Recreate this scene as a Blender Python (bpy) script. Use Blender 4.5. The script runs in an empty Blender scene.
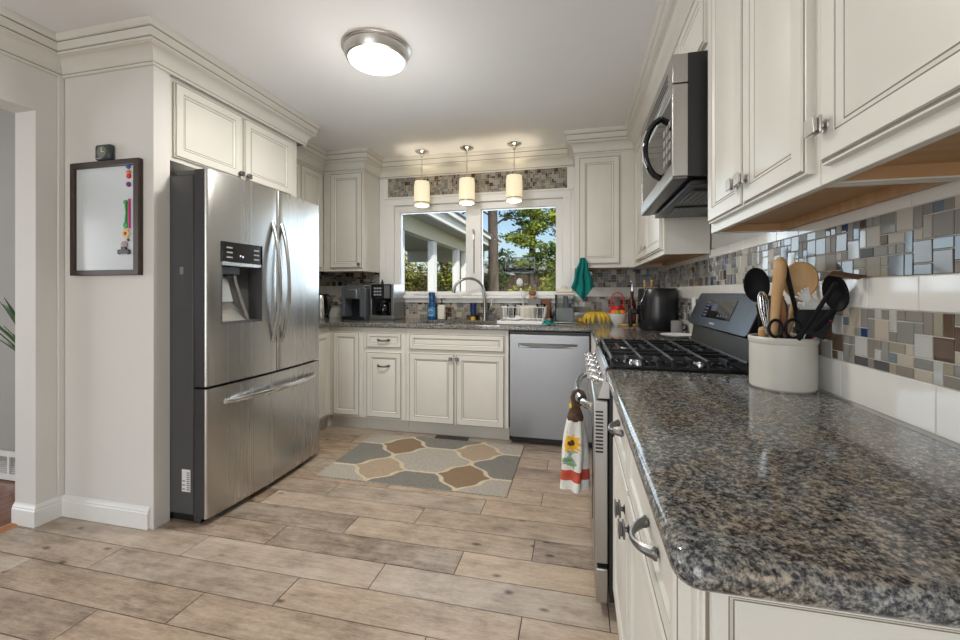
import bpy, bmesh, math, random
from math import pi, sin, cos, radians
from mathutils import Vector, Matrix

S = bpy.context.scene
C = S.collection
rnd = random.Random(11)

# ------------------------------------------------------------------ camera, sky, lights, exposure
cam_d = bpy.data.cameras.new('camera')
cam = bpy.data.objects.new('camera', cam_d); C.objects.link(cam)
cam.location = (0, 0, 1.1966)
cam.rotation_euler = (pi / 2, 0, radians(13.131))
cam_d.sensor_width = 36
cam_d.lens = 416.74 / 960 * 36
cam_d.shift_y = -(320 - 292.15) / 960
cam_d.clip_start = 0.02
cam_d.clip_end = 400
S.camera = cam

S.view_settings.view_transform = 'Standard'
S.view_settings.look = 'None'
S.view_settings.exposure = 0.0
S.view_settings.gamma = 1.0
S.view_settings.use_curve_mapping = False

world = bpy.data.worlds.new('sky'); S.world = world
world.use_nodes = True
wn = world.node_tree.nodes; wl = world.node_tree.links
wn.clear()
w_out = wn.new('ShaderNodeOutputWorld'); w_bg = wn.new('ShaderNodeBackground'); w_sky = wn.new('ShaderNodeTexSky')
w_sky.sky_type = 'NISHITA'
w_sky.sun_disc = False
w_sky.sun_elevation = radians(38)
w_sky.sun_rotation = radians(130)
w_sky.dust_density = 2.0
w_sky.ozone_density = 1.6
w_bg.inputs['Strength'].default_value = 0.20
wl.new(w_sky.outputs[0], w_bg.inputs[0]); wl.new(w_bg.outputs[0], w_out.inputs[0])


def lamp(name, kind, loc, energy, color=(1, 1, 1), rot=(0, 0, 0), **kw):
    d = bpy.data.lights.new(name, kind); d.energy = energy; d.color = color
    for k, v in kw.items():
        setattr(d, k, v)
    o = bpy.data.objects.new(name, d); C.objects.link(o); o.location = loc; o.rotation_euler = rot
    return o


lamp('sun', 'SUN', (6, -4, 12), 5.0, (1, .93, .82), (radians(50), 0, radians(38)), angle=radians(1.0))
# added fill lights behind the camera and in the dining room; kitchen window daylight
lamp('rear_fill', 'AREA', (-1.0, -3.05, 1.25), 58, (.93, .965, 1), (radians(90), 0, 0), shape='RECTANGLE', size=2.3, size_y=1.9)
lamp('dining_fill', 'AREA', (-5.9, 0.2, 1.4), 50, (.93, .97, 1), (radians(90), 0, radians(-90)), shape='RECTANGLE', size=1.6, size_y=1.4)
lamp('window_daylight', 'AREA', (-0.97, 4.6, 1.75), 50, (.74, .87, 1), (radians(-90), 0, 0), shape='RECTANGLE', size=2.6, size_y=1.3)

# ------------------------------------------------------------------ materials
MATS = {}


def mat(name, base=(.8, .8, .8), rough=.5, metal=0.0, spec=.5, **kw):
    m = bpy.data.materials.new(name); m.use_nodes = True
    b = m.node_tree.nodes['Principled BSDF']
    b.inputs['Base Color'].default_value = (*base, 1)
    b.inputs['Roughness'].default_value = rough
    b.inputs['Metallic'].default_value = metal
    b.inputs['Specular IOR Level'].default_value = spec
    for k, v in kw.items():
        b.inputs[k.replace('_', ' ')].default_value = v
    MATS[name] = m
    return m


def nodes(m):
    return m.node_tree.nodes, m.node_tree.links, m.node_tree.nodes['Principled BSDF']


def ramp(n, stops, mode='LINEAR'):
    r = n.new('ShaderNodeValToRGB'); r.color_ramp.interpolation = mode
    e = r.color_ramp.elements
    while len(e) < len(stops):
        e.new(.5)
    for k, (p, c) in enumerate(stops):
        e[k].position = p; e[k].color = (*c, 1) if len(c) == 3 else c
    return r


def tex(n, l, kind, scale, mapping=None, coord='Object', **kw):
    t = n.new(kind)
    if 'Scale' in t.inputs:
        t.inputs['Scale'].default_value = scale
    for k, v in kw.items():
        if k in t.inputs: t.inputs[k].default_value = v
        else: setattr(t, k, v)
    tc = n.new('ShaderNodeTexCoord'); mp = n.new('ShaderNodeMapping')
    if mapping: mp.inputs['Scale'].default_value = mapping
    l.new(tc.outputs[coord], mp.inputs[0]); l.new(mp.outputs[0], t.inputs['Vector'])
    return t


def mottled(name, c1, c2, scale, rough=.5, metal=0, mapping=None, bump=0, bump_d=.001, lo=.35, hi=.65, **kw):
    m = mat(name, c1, rough, metal, **kw); n, l, b = nodes(m)
    t = tex(n, l, 'ShaderNodeTexNoise', scale, mapping, Detail=5.0)
    r = ramp(n, [(lo, c1), (hi, c2)])
    l.new(t.outputs[0], r.inputs[0]); l.new(r.outputs[0], b.inputs['Base Color'])
    if bump:
        bp = n.new('ShaderNodeBump'); bp.inputs['Strength'].default_value = bump; bp.inputs['Distance'].default_value = bump_d
        l.new(t.outputs[0], bp.inputs['Height']); l.new(bp.outputs[0], b.inputs['Normal'])
    return m


CAB = mottled('cabinet_paint', (.70, .678, .615), (.72, .70, .64), 6, .38)
GLAZE = mat('cabinet_glaze', (.20, .17, .13), .6)
CABIN = mottled('cabinet_underside', (.44, .26, .125), (.52, .33, .17), 3, .5, mapping=(1, 12, 1))
WALL = mottled('wall_paint', (.70, .685, .65), (.72, .70, .665), 4, .7)
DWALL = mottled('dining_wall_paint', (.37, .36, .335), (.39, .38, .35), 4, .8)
TRIM = mat('white_trim', (.80, .79, .76), .35)
WTRIM = mat('window_white', (.83, .82, .80), .3)
CEIL = mottled('ceiling_paint', (.86, .865, .88), (.875, .88, .895), 2.5, .8)
NICKEL = mat('brushed_nickel', (.55, .53, .50), .32, 1)
CHROME = mat('chrome', (.75, .75, .75), .12, 1)
PEWTER = mat('pewter_pull', (.20, .195, .19), .38, 1)
FAUC = mat('faucet_nickel', (.36, .35, .33), .3, 1)
BLACK = mat('black_plastic', (.012, .012, .013), .35)
BLACKG = mat('black_gloss', (.008, .008, .009), .08)
IRON = mottled('cast_iron', (.010, .010, .011), (.016, .016, .018), 60, .3)
DKGRAY = mat('fridge_side', (.075, .075, .078), .42)
RUBBER = mat('dark_rubber', (.02, .02, .02), .8)
WHITEP = mat('white_plastic', (.80, .80, .79), .35)
CREAMP = mat('cream_plastic', (.72, .68, .58), .4)
WOOD = mottled('light_wood', (.50, .29, .12), (.64, .41, .20), 8, .5, mapping=(3, 3, .6))
PALEWOOD = mottled('pale_wood', (.42, .28, .15), (.52, .37, .22), 8, .5, mapping=(3, 3, .6))
REDP = mat('red_plastic', (.60, .03, .035), .4)
TEAL = mottled('teal_cloth', (.0, .17, .155), (.0, .22, .20), 40, .9, bump=.3)
BLUEB = mat('blue_bottle', (.01, .085, .22), .18)
NAVY = mat('navy_bottle', (.012, .025, .10), .3)
YELLOW = mat('yellow_cap', (.75, .52, .04), .4)
BANANA = mottled('banana_skin', (.72, .46, .03), (.55, .36, .03), 18, .5)
BROWN = mat('brown_stem', (.10, .06, .03), .7)
GREEN = mat('green_plastic', (.02, .38, .06), .4)
ORANGE = mat('orange_fruit', (.85, .22, .02), .5)
LIME = mat('lime_fruit', (.28, .45, .03), .5)
STONE = mottled('crock_stoneware', (.56, .54, .48), (.60, .58, .52), 9, .35)
GRAYC = mat('gray_ceramic', (.25, .25, .25), .4)
LEAF = mottled('plant_leaf', (.03, .09, .03), (.07, .16, .05), 10, .5)


def steel(name, col, rough, stretch, amt=.10):
    m = mat(name, col, rough, 1); n, l, b = nodes(m)
    t = tex(n, l, 'ShaderNodeTexNoise', 1, stretch, Detail=2.0)
    mr = n.new('ShaderNodeMapRange'); mr.inputs['To Min'].default_value = rough - amt / 2; mr.inputs['To Max'].default_value = rough + amt / 2
    l.new(t.outputs[0], mr.inputs[0]); l.new(mr.outputs[0], b.inputs['Roughness'])
    return m


STEEL = steel('stainless_steel', (.53, .525, .515), .27, (16, 16, .10))
STEELD = steel('stainless_dishwasher', (.31, .315, .325), .36, (16, 16, .10))
STEELM = steel('stainless_microwave', (.44, .43, .41), .33, (16, 16, .10))


def granite():
    m = mat('granite', (.1, .1, .1), .1); n, l, b = nodes(m)
    v = tex(n, l, 'ShaderNodeTexVoronoi', 330, None)
    v2 = tex(n, l, 'ShaderNodeTexNoise', 115, None, Detail=8.0, Roughness=.72)
    v3 = tex(n, l, 'ShaderNodeTexNoise', 14, None, Detail=3.0)
    sep = n.new('ShaderNodeSeparateColor'); l.new(v.outputs['Color'], sep.inputs[0])
    a = n.new('ShaderNodeMath'); a.operation = 'MULTIPLY_ADD'; a.inputs[1].default_value = .20
    a2 = n.new('ShaderNodeMath'); a2.operation = 'MULTIPLY_ADD'; a2.inputs[1].default_value = 1.65; a2.inputs[2].default_value = -.415
    l.new(v2.outputs[0], a2.inputs[0]); l.new(sep.outputs[0], a.inputs[0]); l.new(a2.outputs[0], a.inputs[2])
    r = ramp(n, [(.26, (.012, .013, .016)), (.40, (.050, .052, .057)), (.50, (.135, .130, .123)), (.60, (.25, .235, .21)), (.76, (.42, .385, .33))])
    l.new(a.outputs[0], r.inputs[0])
    r3 = ramp(n, [(.4, (.93, .98, 1.05)), (.6, (1.08, 1.0, .90))])
    l.new(v3.outputs[0], r3.inputs[0])
    mx = n.new('ShaderNodeMix'); mx.data_type = 'RGBA'; mx.blend_type = 'MULTIPLY'; mx.inputs[0].default_value = 1
    l.new(r.outputs[0], mx.inputs[6]); l.new(r3.outputs[0], mx.inputs[7]); l.new(mx.outputs[2], b.inputs['Base Color'])
    return m


GRANITE = granite()


def plank_mat():
    m = mat('plank_tile', (.4, .33, .26), .34); n, l, b = nodes(m)
    at = n.new('ShaderNodeAttribute'); at.attribute_name = 'pcol'
    sep = n.new('ShaderNodeSeparateColor'); l.new(at.outputs['Color'], sep.inputs[0])
    tc = n.new('ShaderNodeTexCoord')
    mul = n.new('ShaderNodeVectorMath'); mul.operation = 'SCALE'; mul.inputs['Scale'].default_value = 37.0
    l.new(at.outputs['Color'], mul.inputs[0])
    add = n.new('ShaderNodeVectorMath'); l.new(tc.outputs['Object'], add.inputs[0]); l.new(mul.outputs[0], add.inputs[1])

    def noise(sc, mp, det=6.0, ro=.6):
        mpn = n.new('ShaderNodeMapping'); mpn.inputs['Scale'].default_value = mp
        t = n.new('ShaderNodeTexNoise'); t.inputs['Scale'].default_value = sc; t.inputs['Detail'].default_value = det; t.inputs['Roughness'].default_value = ro
        l.new(add.outputs[0], mpn.inputs[0]); l.new(mpn.outputs[0], t.inputs['Vector'])
        return t
    g = noise(5, (1, 8, 1), 10, .78); bl = noise(6, (1, 1.6, 1), 6, .7); fine = noise(55, (.6, 5, 1), 5, .75)
    m1 = n.new('ShaderNodeMath'); m1.operation = 'MULTIPLY_ADD'; m1.inputs[1].default_value = .45
    l.new(g.outputs[0], m1.inputs[0])
    m2 = n.new('ShaderNodeMath'); m2.operation = 'MULTIPLY'; m2.inputs[1].default_value = .42
    l.new(bl.outputs[0], m2.inputs[0]); l.new(m2.outputs[0], m1.inputs[2])
    m3 = n.new('ShaderNodeMath'); m3.operation = 'MULTIPLY_ADD'; m3.inputs[1].default_value = .26
    l.new(fine.outputs[0], m3.inputs[0]); l.new(m1.outputs[0], m3.inputs[2])
    m4 = n.new('ShaderNodeMath'); m4.operation = 'MULTIPLY_ADD'; m4.inputs[1].default_value = .12
    kn = n.new('ShaderNodeTexVoronoi'); kn.inputs['Scale'].default_value = 4.2
    knm = n.new('ShaderNodeMapping'); knm.inputs['Scale'].default_value = (1, 1.9, 1); l.new(add.outputs[0], knm.inputs[0]); l.new(knm.outputs[0], kn.inputs['Vector'])
    kr = n.new('ShaderNodeMapRange'); kr.inputs['From Min'].default_value = .03; kr.inputs['From Max'].default_value = .12; kr.inputs['To Min'].default_value = -.26; kr.inputs['To Max'].default_value = -.04
    l.new(kn.outputs['Distance'], kr.inputs[0])
    m5 = n.new('ShaderNodeMath'); m5.operation = 'ADD'; l.new(m3.outputs[0], m5.inputs[0]); l.new(kr.outputs[0], m5.inputs[1])
    l.new(sep.outputs[0], m4.inputs[0]); l.new(m5.outputs[0], m4.inputs[2])
    r = ramp(n, [(.36, (.085, .060, .042)), (.46, (.20, .150, .112)), (.56, (.38, .295, .222)), (.68, (.54, .44, .345)), (.82, (.64, .55, .45))])
    l.new(m4.outputs[0], r.inputs[0])
    tint = ramp(n, [(0, (.95, .985, 1.03)), (1, (1.04, .985, .92))]); l.new(sep.outputs[1], tint.inputs[0])
    mx = n.new('ShaderNodeMix'); mx.data_type = 'RGBA'; mx.blend_type = 'MULTIPLY'; mx.inputs[0].default_value = 1
    l.new(r.outputs[0], mx.inputs[6]); l.new(tint.outputs[0], mx.inputs[7]); l.new(mx.outputs[2], b.inputs['Base Color'])
    bp = n.new('ShaderNodeBump'); bp.inputs['Strength'].default_value = .25; bp.inputs['Distance'].default_value = .002
    l.new(m3.outputs[0], bp.inputs['Height']); l.new(bp.outputs[0], b.inputs['Normal'])
    return m


PLANK = plank_mat()
GROUT_F = mat('floor_grout', (.045, .036, .03), .9)
GROUT = mat('tile_grout', (.52, .50, .45), .9)
HARD = mottled('hardwood', (.17, .055, .022), (.26, .095, .04), 5, .25, mapping=(14, 1, 1))
OAK = mottled('oak_threshold', (.42, .18, .06), (.52, .25, .10), 5, .35, mapping=(14, 1, 1))
SUBWAY = mat('white_tile', (.72, .70, .66), .07)

TILEC = [('tile_taupe_stone', (.20, .175, .145), .45), ('tile_beige_stone', (.40, .35, .28), .45), ('tile_warm_gray_glass', (.23, .22, .205), .07),
         ('tile_pale_glass', (.42, .42, .40), .06), ('tile_charcoal_glass', (.060, .062, .066), .06), ('tile_brown_glass', (.095, .060, .040), .07),
         ('tile_olive_stone', (.26, .23, .165), .4), ('tile_blue_gray_glass', (.14, .17, .20), .06), ('tile_navy_glass', (.012, .04, .12), .06)]
TILEM = [mat(*t) for t in TILEC]
W_RIGHT = [16, 13, 16, 12, 10, 10, 9, 12, 2]
W_WARM = [18, 26, 12, 8, 2, 12, 18, 1, 0]


def glass(name, tint=(1, 1, 1), refl=.15):
    m = bpy.data.materials.new(name); m.use_nodes = True; n = m.node_tree.nodes; l = m.node_tree.links; n.clear()
    o = n.new('ShaderNodeOutputMaterial'); t = n.new('ShaderNodeBsdfTransparent'); g = n.new('ShaderNodeBsdfGlossy'); f = n.new('ShaderNodeFresnel')
    mx = n.new('ShaderNodeMixShader'); t.inputs[0].default_value = (*tint, 1); g.inputs['Roughness'].default_value = .02
    g.inputs[0].default_value = (refl, refl, refl, 1)
    l.new(f.outputs[0], mx.inputs[0]); l.new(t.outputs[0], mx.inputs[1]); l.new(g.outputs[0], mx.inputs[2]); l.new(mx.outputs[0], o.inputs[0])
    return m


GLASS = glass('window_glass', (.97, .985, .98), .03)
CLEAR = glass('clear_plastic', (.90, .92, .92), .08)
FROST = mat('frosted_clear', (.82, .84, .84), .25, Alpha=.45)


def emit(name, col, strength, base=(.8, .8, .8)):
    m = mat(name, base, .5); b = m.node_tree.nodes['Principled BSDF']
    b.inputs['Emission Color'].default_value = (*col, 1); b.inputs['Emission Strength'].default_value = strength
    return m


SHADE = emit('lit_shade', (1, .86, .58), .62, (.75, .68, .50))
BULB = emit('lit_diffuser', (1, .93, .80), 5.0)
DOME = emit('lit_dome', (1, .90, .72), 5.0)
n_, l_, b_ = nodes(SHADE)
t_ = tex(n_, l_, 'ShaderNodeTexNoise', 60, (1, 1, .15), Detail=3.0)
r_ = ramp(n_, [(.3, (.85, .68, .40)), (.7, (1, .9, .66))]); l_.new(t_.outputs[0], r_.inputs[0]); l_.new(r_.outputs[0], b_.inputs['Emission Color'])
SCREEN = emit('range_screen', (.05, .16, .40), .08, (.01, .015, .03))
LED_R = emit('red_led', (1, .03, .02), 1.5)
LED_B = emit('blue_led', (.1, .25, 1), 1.5)

# ------------------------------------------------------------------ mesh helpers
W = {}


class B:
    def __init__(s):
        s.v = []; s.f = []; s.m = []; s.T = Matrix()

    def add(s, vs, fs, m=0):
        o = len(s.v)
        s.v += [tuple(s.T @ Vector(p)) for p in vs]
        s.f += [tuple(i + o for i in f) for f in fs]
        s.m += m if isinstance(m, list) else [m] * len(fs)
        return s

    def box(s, x0, x1, y0, y1, z0, z1, m=0):
        x0, x1 = min(x0, x1), max(x0, x1); y0, y1 = min(y0, y1), max(y0, y1); z0, z1 = min(z0, z1), max(z0, z1)
        vs = [(x, y, z) for z in (z0, z1) for y in (y0, y1) for x in (x0, x1)]
        return s.add(vs, [(0, 2, 3, 1), (4, 5, 7, 6), (0, 1, 5, 4), (1, 3, 7, 5), (3, 2, 6, 7), (2, 0, 4, 6)], m)

    def lathe(s, prof, c=(0, 0, 0), n=24, m=0, axis=None, a0=0, a1=2 * pi, sx=1, sy=1):
        full = abs(a1 - a0 - 2 * pi) < 1e-6
        k = n if full else n + 1
        M = Matrix.Translation(c)
        if axis is not None: M = M @ Vector((0, 0, 1)).rotation_difference(Vector(axis)).to_matrix().to_4x4()
        vs = []; fs = []; ms = []
        for (r, z) in prof:
            for i in range(k):
                a = a0 + (a1 - a0) * i / n
                vs.append(tuple(M @ Vector((r * cos(a) * sx, r * sin(a) * sy, z))))
        for j in range(len(prof) - 1):
            mm = m[j] if isinstance(m, list) else m
            for i in range(n):
                i2 = (i + 1) % k
                q = (j * k + i, j * k + i2, (j + 1) * k + i2, (j + 1) * k + i)
                if prof[j][0] < 1e-7: q = (q[0], q[2], q[3])
                elif prof[j + 1][0] < 1e-7: q = (q[0], q[1], q[2])
                fs.append(q); ms.append(mm)
        return s.add(vs, fs, ms)

    def tube(s, pts, r, n=8, m=0, caps=True, flat=1.0, up=(0, 0, 1)):
        P = [Vector(p) for p in pts]; k = len(P)
        vs = []; fs = []
        u = None
        for i in range(k):
            t = (P[min(i + 1, k - 1)] - P[max(i - 1, 0)])
            if t.length < 1e-9: t = Vector((0, 0, 1))
            t.normalize()
            if u is None:
                u = Vector(up).cross(t)
                if u.length < .05: u = Vector((1, 0, 0)).cross(t)
                u.normalize()
            else:
                u = u - t * u.dot(t); u.normalize()
            w = t.cross(u)
            rr = r[i] if isinstance(r, (list, tuple)) else r
            for j in range(n):
                a = 2 * pi * j / n
                vs.append(tuple(P[i] + u * (rr * cos(a)) + w * (rr * flat * sin(a))))
        for i in range(k - 1):
            for j in range(n):
                j2 = (j + 1) % n
                fs.append((i * n + j, i * n + j2, (i + 1) * n + j2, (i + 1) * n + j))
        if caps:
            fs.append(tuple(range(n))[::-1]); fs.append(tuple((k - 1) * n + j for j in range(n)))
        return s.add(vs, fs, m)

    def prism(s, poly, z0, z1, m=0):
        k = len(poly)
        vs = [(x, y, z0) for x, y in poly] + [(x, y, z1) for x, y in poly]
        fs = [tuple(range(k))[::-1], tuple(range(k, 2 * k))] + [(i, (i + 1) % k, k + (i + 1) % k, k + i) for i in range(k)]
        return s.add(vs, fs, m)

    def ball(s, c, r, m=0, n=14, sc=(1, 1, 1)):
        prof = [(max(0, sin(pi * i / (n // 2))) * 1.0, -cos(pi * i / (n // 2))) for i in range(n // 2 + 1)]
        prof[0] = (0, -1); prof[-1] = (0, 1)
        T0 = s.T; s.T = T0 @ Matrix.Translation(c) @ Matrix.Diagonal((r * sc[0], r * sc[1], r * sc[2], 1))
        s.lathe(prof, n=n, m=m); s.T = T0
        return s

    def cells(s, xs, ys, inside, z0, z1, m=0):
        """solid made of the grid cells for which inside(x, y) holds (at the cell centre)"""
        nx, ny = len(xs), len(ys); vid = {}; vs = []; fs = []
        def V(i, j, k):
            if (i, j, k) not in vid: vid[(i, j, k)] = len(vs); vs.append((xs[i], ys[j], (z0, z1)[k]))
            return vid[(i, j, k)]
        ok = lambda i, j: 0 <= i < nx - 1 and 0 <= j < ny - 1 and inside((xs[i] + xs[i + 1]) / 2, (ys[j] + ys[j + 1]) / 2)
        for i in range(nx - 1):
            for j in range(ny - 1):
                if not ok(i, j): continue
                fs.append((V(i, j, 1), V(i + 1, j, 1), V(i + 1, j + 1, 1), V(i, j + 1, 1)))
                fs.append((V(i, j, 0), V(i, j + 1, 0), V(i + 1, j + 1, 0), V(i + 1, j, 0)))
                if not ok(i - 1, j): fs.append((V(i, j, 0), V(i, j, 1), V(i, j + 1, 1), V(i, j + 1, 0)))
                if not ok(i + 1, j): fs.append((V(i + 1, j, 0), V(i + 1, j + 1, 0), V(i + 1, j + 1, 1), V(i + 1, j, 1)))
                if not ok(i, j - 1): fs.append((V(i, j, 0), V(i + 1, j, 0), V(i + 1, j, 1), V(i, j, 1)))
                if not ok(i, j + 1): fs.append((V(i, j + 1, 0), V(i, j + 1, 1), V(i + 1, j + 1, 1), V(i + 1, j + 1, 0)))
        return s.add(vs, fs, m)

    def build(s, name, mats, parent=None, bevel=0, sharp=35, seg=2, loc=None):
        if not isinstance(mats, (list, tuple)): mats = [mats]
        V = [Vector(p) for p in s.v]
        if parent is not None:
            inv = W[parent].inverted(); V = [inv @ p for p in V]; M = W[parent]
        else:
            if loc is None:
                lo = [min(p[i] for p in V) for i in range(3)]; hi = [max(p[i] for p in V) for i in range(3)]
                loc = ((lo[0] + hi[0]) / 2, (lo[1] + hi[1]) / 2, lo[2])
            L = Vector(loc); V = [p - L for p in V]; M = Matrix.Translation(L)
        me = bpy.data.meshes.new(name)
        me.from_pydata([tuple(p) for p in V], [], s.f)
        for m in mats: me.materials.append(m)
        me.polygons.foreach_set('material_index', s.m)
        me.polygons.foreach_set('use_smooth', [True] * len(s.f))
        me.validate(); me.update()
        bm = bmesh.new(); bm.from_mesh(me); bmesh.ops.recalc_face_normals(bm, faces=bm.faces) if s.closed() else None; bm.to_mesh(me); bm.free()
        me.set_sharp_from_angle(angle=radians(sharp))
        o = bpy.data.objects.new(name, me); C.objects.link(o)
        if parent is not None: o.parent = parent
        else: o.location = loc
        W[o] = M
        if bevel:
            md = o.modifiers.new('bevel', 'BEVEL'); md.width = bevel; md.segments = seg; md.limit_method = 'ANGLE'; md.angle_limit = radians(40)
        return o

    def closed(s):
        return len(s.f) < 20000


def tag(o, label, cat, group=None):
    o['label'] = label; o['category'] = cat
    if group: o['group'] = group
    return o


def thing(name, label, cat, loc=(0, 0, 0), group=None, rot=0):
    o = bpy.data.objects.new(name, None); C.objects.link(o); o.empty_display_size = .05
    o.location = loc; o.rotation_euler = (0, 0, rot)
    W[o] = Matrix.Translation(loc) @ Matrix.Rotation(rot, 4, 'Z')
    return tag(o, label, cat, group)


def struct(o, label=None):
    o['kind'] = 'structure'
    if label: o['label'] = label
    return o


def dup(root, loc, label, group=None):
    r = root.copy(); C.objects.link(r); r.location = loc; r['label'] = label
    if group: r['group'] = group
    for ch in list(root.children):
        c = ch.copy(); C.objects.link(c); c.parent = r
        for g in list(ch.children):
            d = g.copy(); C.objects.link(d); d.parent = c
    return r


def arc(c, r, a0, a1, n):
    return [(c[0] + r * cos(radians(a0 + (a1 - a0) * i / n)), c[1] + r * sin(radians(a0 + (a1 - a0) * i / n))) for i in range(n + 1)]


# frame matrices: local x = along the face, local y = out of the face, local z = up
def face(x, y, z, d):
    """d: outward direction of a vertical face ('-y','+x','-x'); local x runs left to right as seen by someone facing it"""
    R = {'-y': ((1, 0, 0), (0, -1, 0)), '+x': ((0, 1, 0), (1, 0, 0)), '-x': ((0, -1, 0), (-1, 0, 0))}[d]
    M = Matrix(((R[0][0], R[1][0], 0, x), (R[0][1], R[1][1], 0, y), (0, 0, 1, z), (0, 0, 0, 1)))
    return M


# ------------------------------------------------------------------ setting
XL, XR, YB, ZC = -2.69, .69, 3.91, 2.527
YP = 1.672          # face of the wall return beside the fridge

# floor of plank tiles
fb = B(); cols = []
PX0, PX1, PY0, PY1 = -2.80, XR, -3.1, YB
fb.box(PX0, PX1, PY0, PY1, -.06, -.0025, 1); cols += [(0, 0, 0)] * 6
k0 = int((PY0 - 1.531) / .163) - 1
for k in range(k0, 16):
    y0, y1 = 1.531 + .163 * k + .002, 1.531 + .163 * (k + 1) - .002
    if y1 < PY0 or y0 > PY1: continue
    y0, y1 = max(y0, PY0), min(y1, PY1)
    xo = -.822 + .312 * (k % 3)
    for j in range(-4, 4):
        x0, x1 = xo + .936 * j + .002, xo + .936 * (j + 1) - .002
        x0, x1 = max(x0, PX0), min(x1, PX1)
        if x1 - x0 < .02: continue
        fb.add([(x0, y0, 0), (x1, y0, 0), (x1, y1, 0), (x0, y1, 0), (x0, y0, -.004), (x1, y0, -.004), (x1, y1, -.004), (x0, y1, -.004)],
               [(0, 1, 2, 3), (0, 4, 5, 1), (1, 5, 6, 2), (2, 6, 7, 3), (3, 7, 4, 0)])
        c = (rnd.random(), rnd.random(), rnd.random()); cols += [c] * 5
fl = fb.build('floor', [PLANK, GROUT_F], loc=(0, 0, 0))
struct(fl, 'wood-look plank tile kitchen floor')
ca = fl.data.color_attributes.new('pcol', 'FLOAT_COLOR', 'CORNER')
for p in fl.data.polygons:
    for li in p.loop_indices: ca.data[li].color = (*cols[p.index], 1)

hb = B(); hb.box(-6.1, -2.86, -3.1, 2.05, -.06, -.002)
struct(hb.build('floor_dining', HARD), 'red-brown hardwood floor of the dining room')
hb = B(); hb.add([(-2.86, -.4, -.002), (-2.78, -.4, -.002), (-2.80, -.4, .010), (-2.84, -.4, .010), (-2.86, 1.5545, -.002), (-2.78, 1.5545, -.002), (-2.80, 1.5545, .010), (-2.84, 1.5545, .010)],
                 [(0, 1, 2, 3), (7, 6, 5, 4), (1, 5, 6, 2), (2, 6, 7, 3), (3, 7, 4, 0)])
struct(hb.build('trim_threshold', OAK), 'oak threshold strip in the doorway')

cb = B(); cb.box(-6.1, XR + .1, -3.2, YB + .1, ZC, ZC + .08)
struct(cb.build('ceiling', CEIL), 'flat white ceiling')

# walls
wb = B(); wb.T = Matrix(((0, 0, 1, XL - .145), (1, 0, 0, 0), (0, 1, 0, 0), (0, 0, 0, 1)))     # local (y, z) -> world, thickness along x
wb.cells([-3.1, -.4, 1.555, YB], [0, 2.124, ZC], lambda y, z: not (-.4 < y < 1.555 and z < 2.124), 0, .145)
struct(wb.build('wall_left', WALL), 'pale wall with the doorway to the dining room')
wb = B(); wb.box(XR, XR + .1, -3.1, YB, 0, ZC)
struct(wb.build('wall_right', WALL), 'right kitchen wall')
WX0, WX1, WZ0, WZ1 = -1.80, -.13, 1.165, 2.065
wb = B(); wb.T = Matrix(((1, 0, 0, 0), (0, 0, -1, YB + .1), (0, 1, 0, 0), (0, 0, 0, 1)))
wb.cells([XL, WX0, WX1, XR], [0, WZ0, WZ1, ZC], lambda x, z: not (WX0 < x < WX1 and WZ0 < z < WZ1), 0, .1)
struct(wb.build('wall_back', WALL), 'back kitchen wall with the window')
wb = B(); wb.T = Matrix(((1, 0, 0, 0), (0, 0, -1, -3.1), (0, 1, 0, 0), (0, 0, 0, 1)))
wb.cells([-6.1, -2.2, .2, XR + .1], [0, .1, 2.2, ZC], lambda x, z: not (-2.2 < x < .2 and .1 < z < 2.2), 0, .1)  # unseen opening, put in to go with the rear fill light
struct(wb.build('wall_rear', WALL), 'rear wall with an added opening for the fill light')
wb = B(); wb.box(-2.08, XL, YP, YP + .087, 0, ZC - .13)
struct(wb.build('wall_return', WALL), 'painted wall return beside the refrigerator')
wb = B(); wb.box(-6.1, XL - .145, 1.915, 2.05, 0, ZC)
struct(wb.build('wall_dining', DWALL), 'gray dining room wall beyond the doorway')
wb = B(); wb.T = Matrix(((0, 0, 1, -6.2), (1, 0, 0, 0), (0, 1, 0, 0), (0, 0, 0, 1)))
wb.cells([-3.1, -.7, 1.1, 2.05], [0, .6, 2.1, ZC], lambda y, z: not (-.7 < y < 1.1 and .6 < z < 2.1), 0, .1)  # unseen opening, added to give the dining room side its fill light
struct(wb.build('wall_dining_far', DWALL), 'far dining room wall with an added opening for the fill light')


def sweep(path, prof, mats, name, label, glaze=()):
    """profile (out, z) swept along an XY path, out to the right-hand side of the travel direction"""
    P = [Vector((x, y)) for x, y in path]; n = len(P); k = len(prof)
    b = B(); vs = []; fs = []; ms = []
    for i in range(n):
        def nrm(a, c):
            d = (c - a).normalized(); return Vector((d.y, -d.x))
        if i == 0: off = nrm(P[0], P[1])
        elif i == n - 1: off = nrm(P[-2], P[-1])
        else:
            n1, n2 = nrm(P[i - 1], P[i]), nrm(P[i], P[i + 1]); off = (n1 + n2) / (1 + n1.dot(n2))
        for (o, z) in prof: vs.append((P[i].x + off.x * o, P[i].y + off.y * o, z))
    for i in range(n - 1):
        for j in range(k - 1):
            fs.append((i * k + j, (i + 1) * k + j, (i + 1) * k + j + 1, i * k + j + 1)); ms.append(1 if j in glaze else 0)
    fs += [tuple(range(k)), tuple((n - 1) * k + j for j in range(k))[::-1]]; ms += [0, 0]
    b.add(vs, fs, ms)
    return struct(b.build(name, mats, sharp=25), label)


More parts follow.
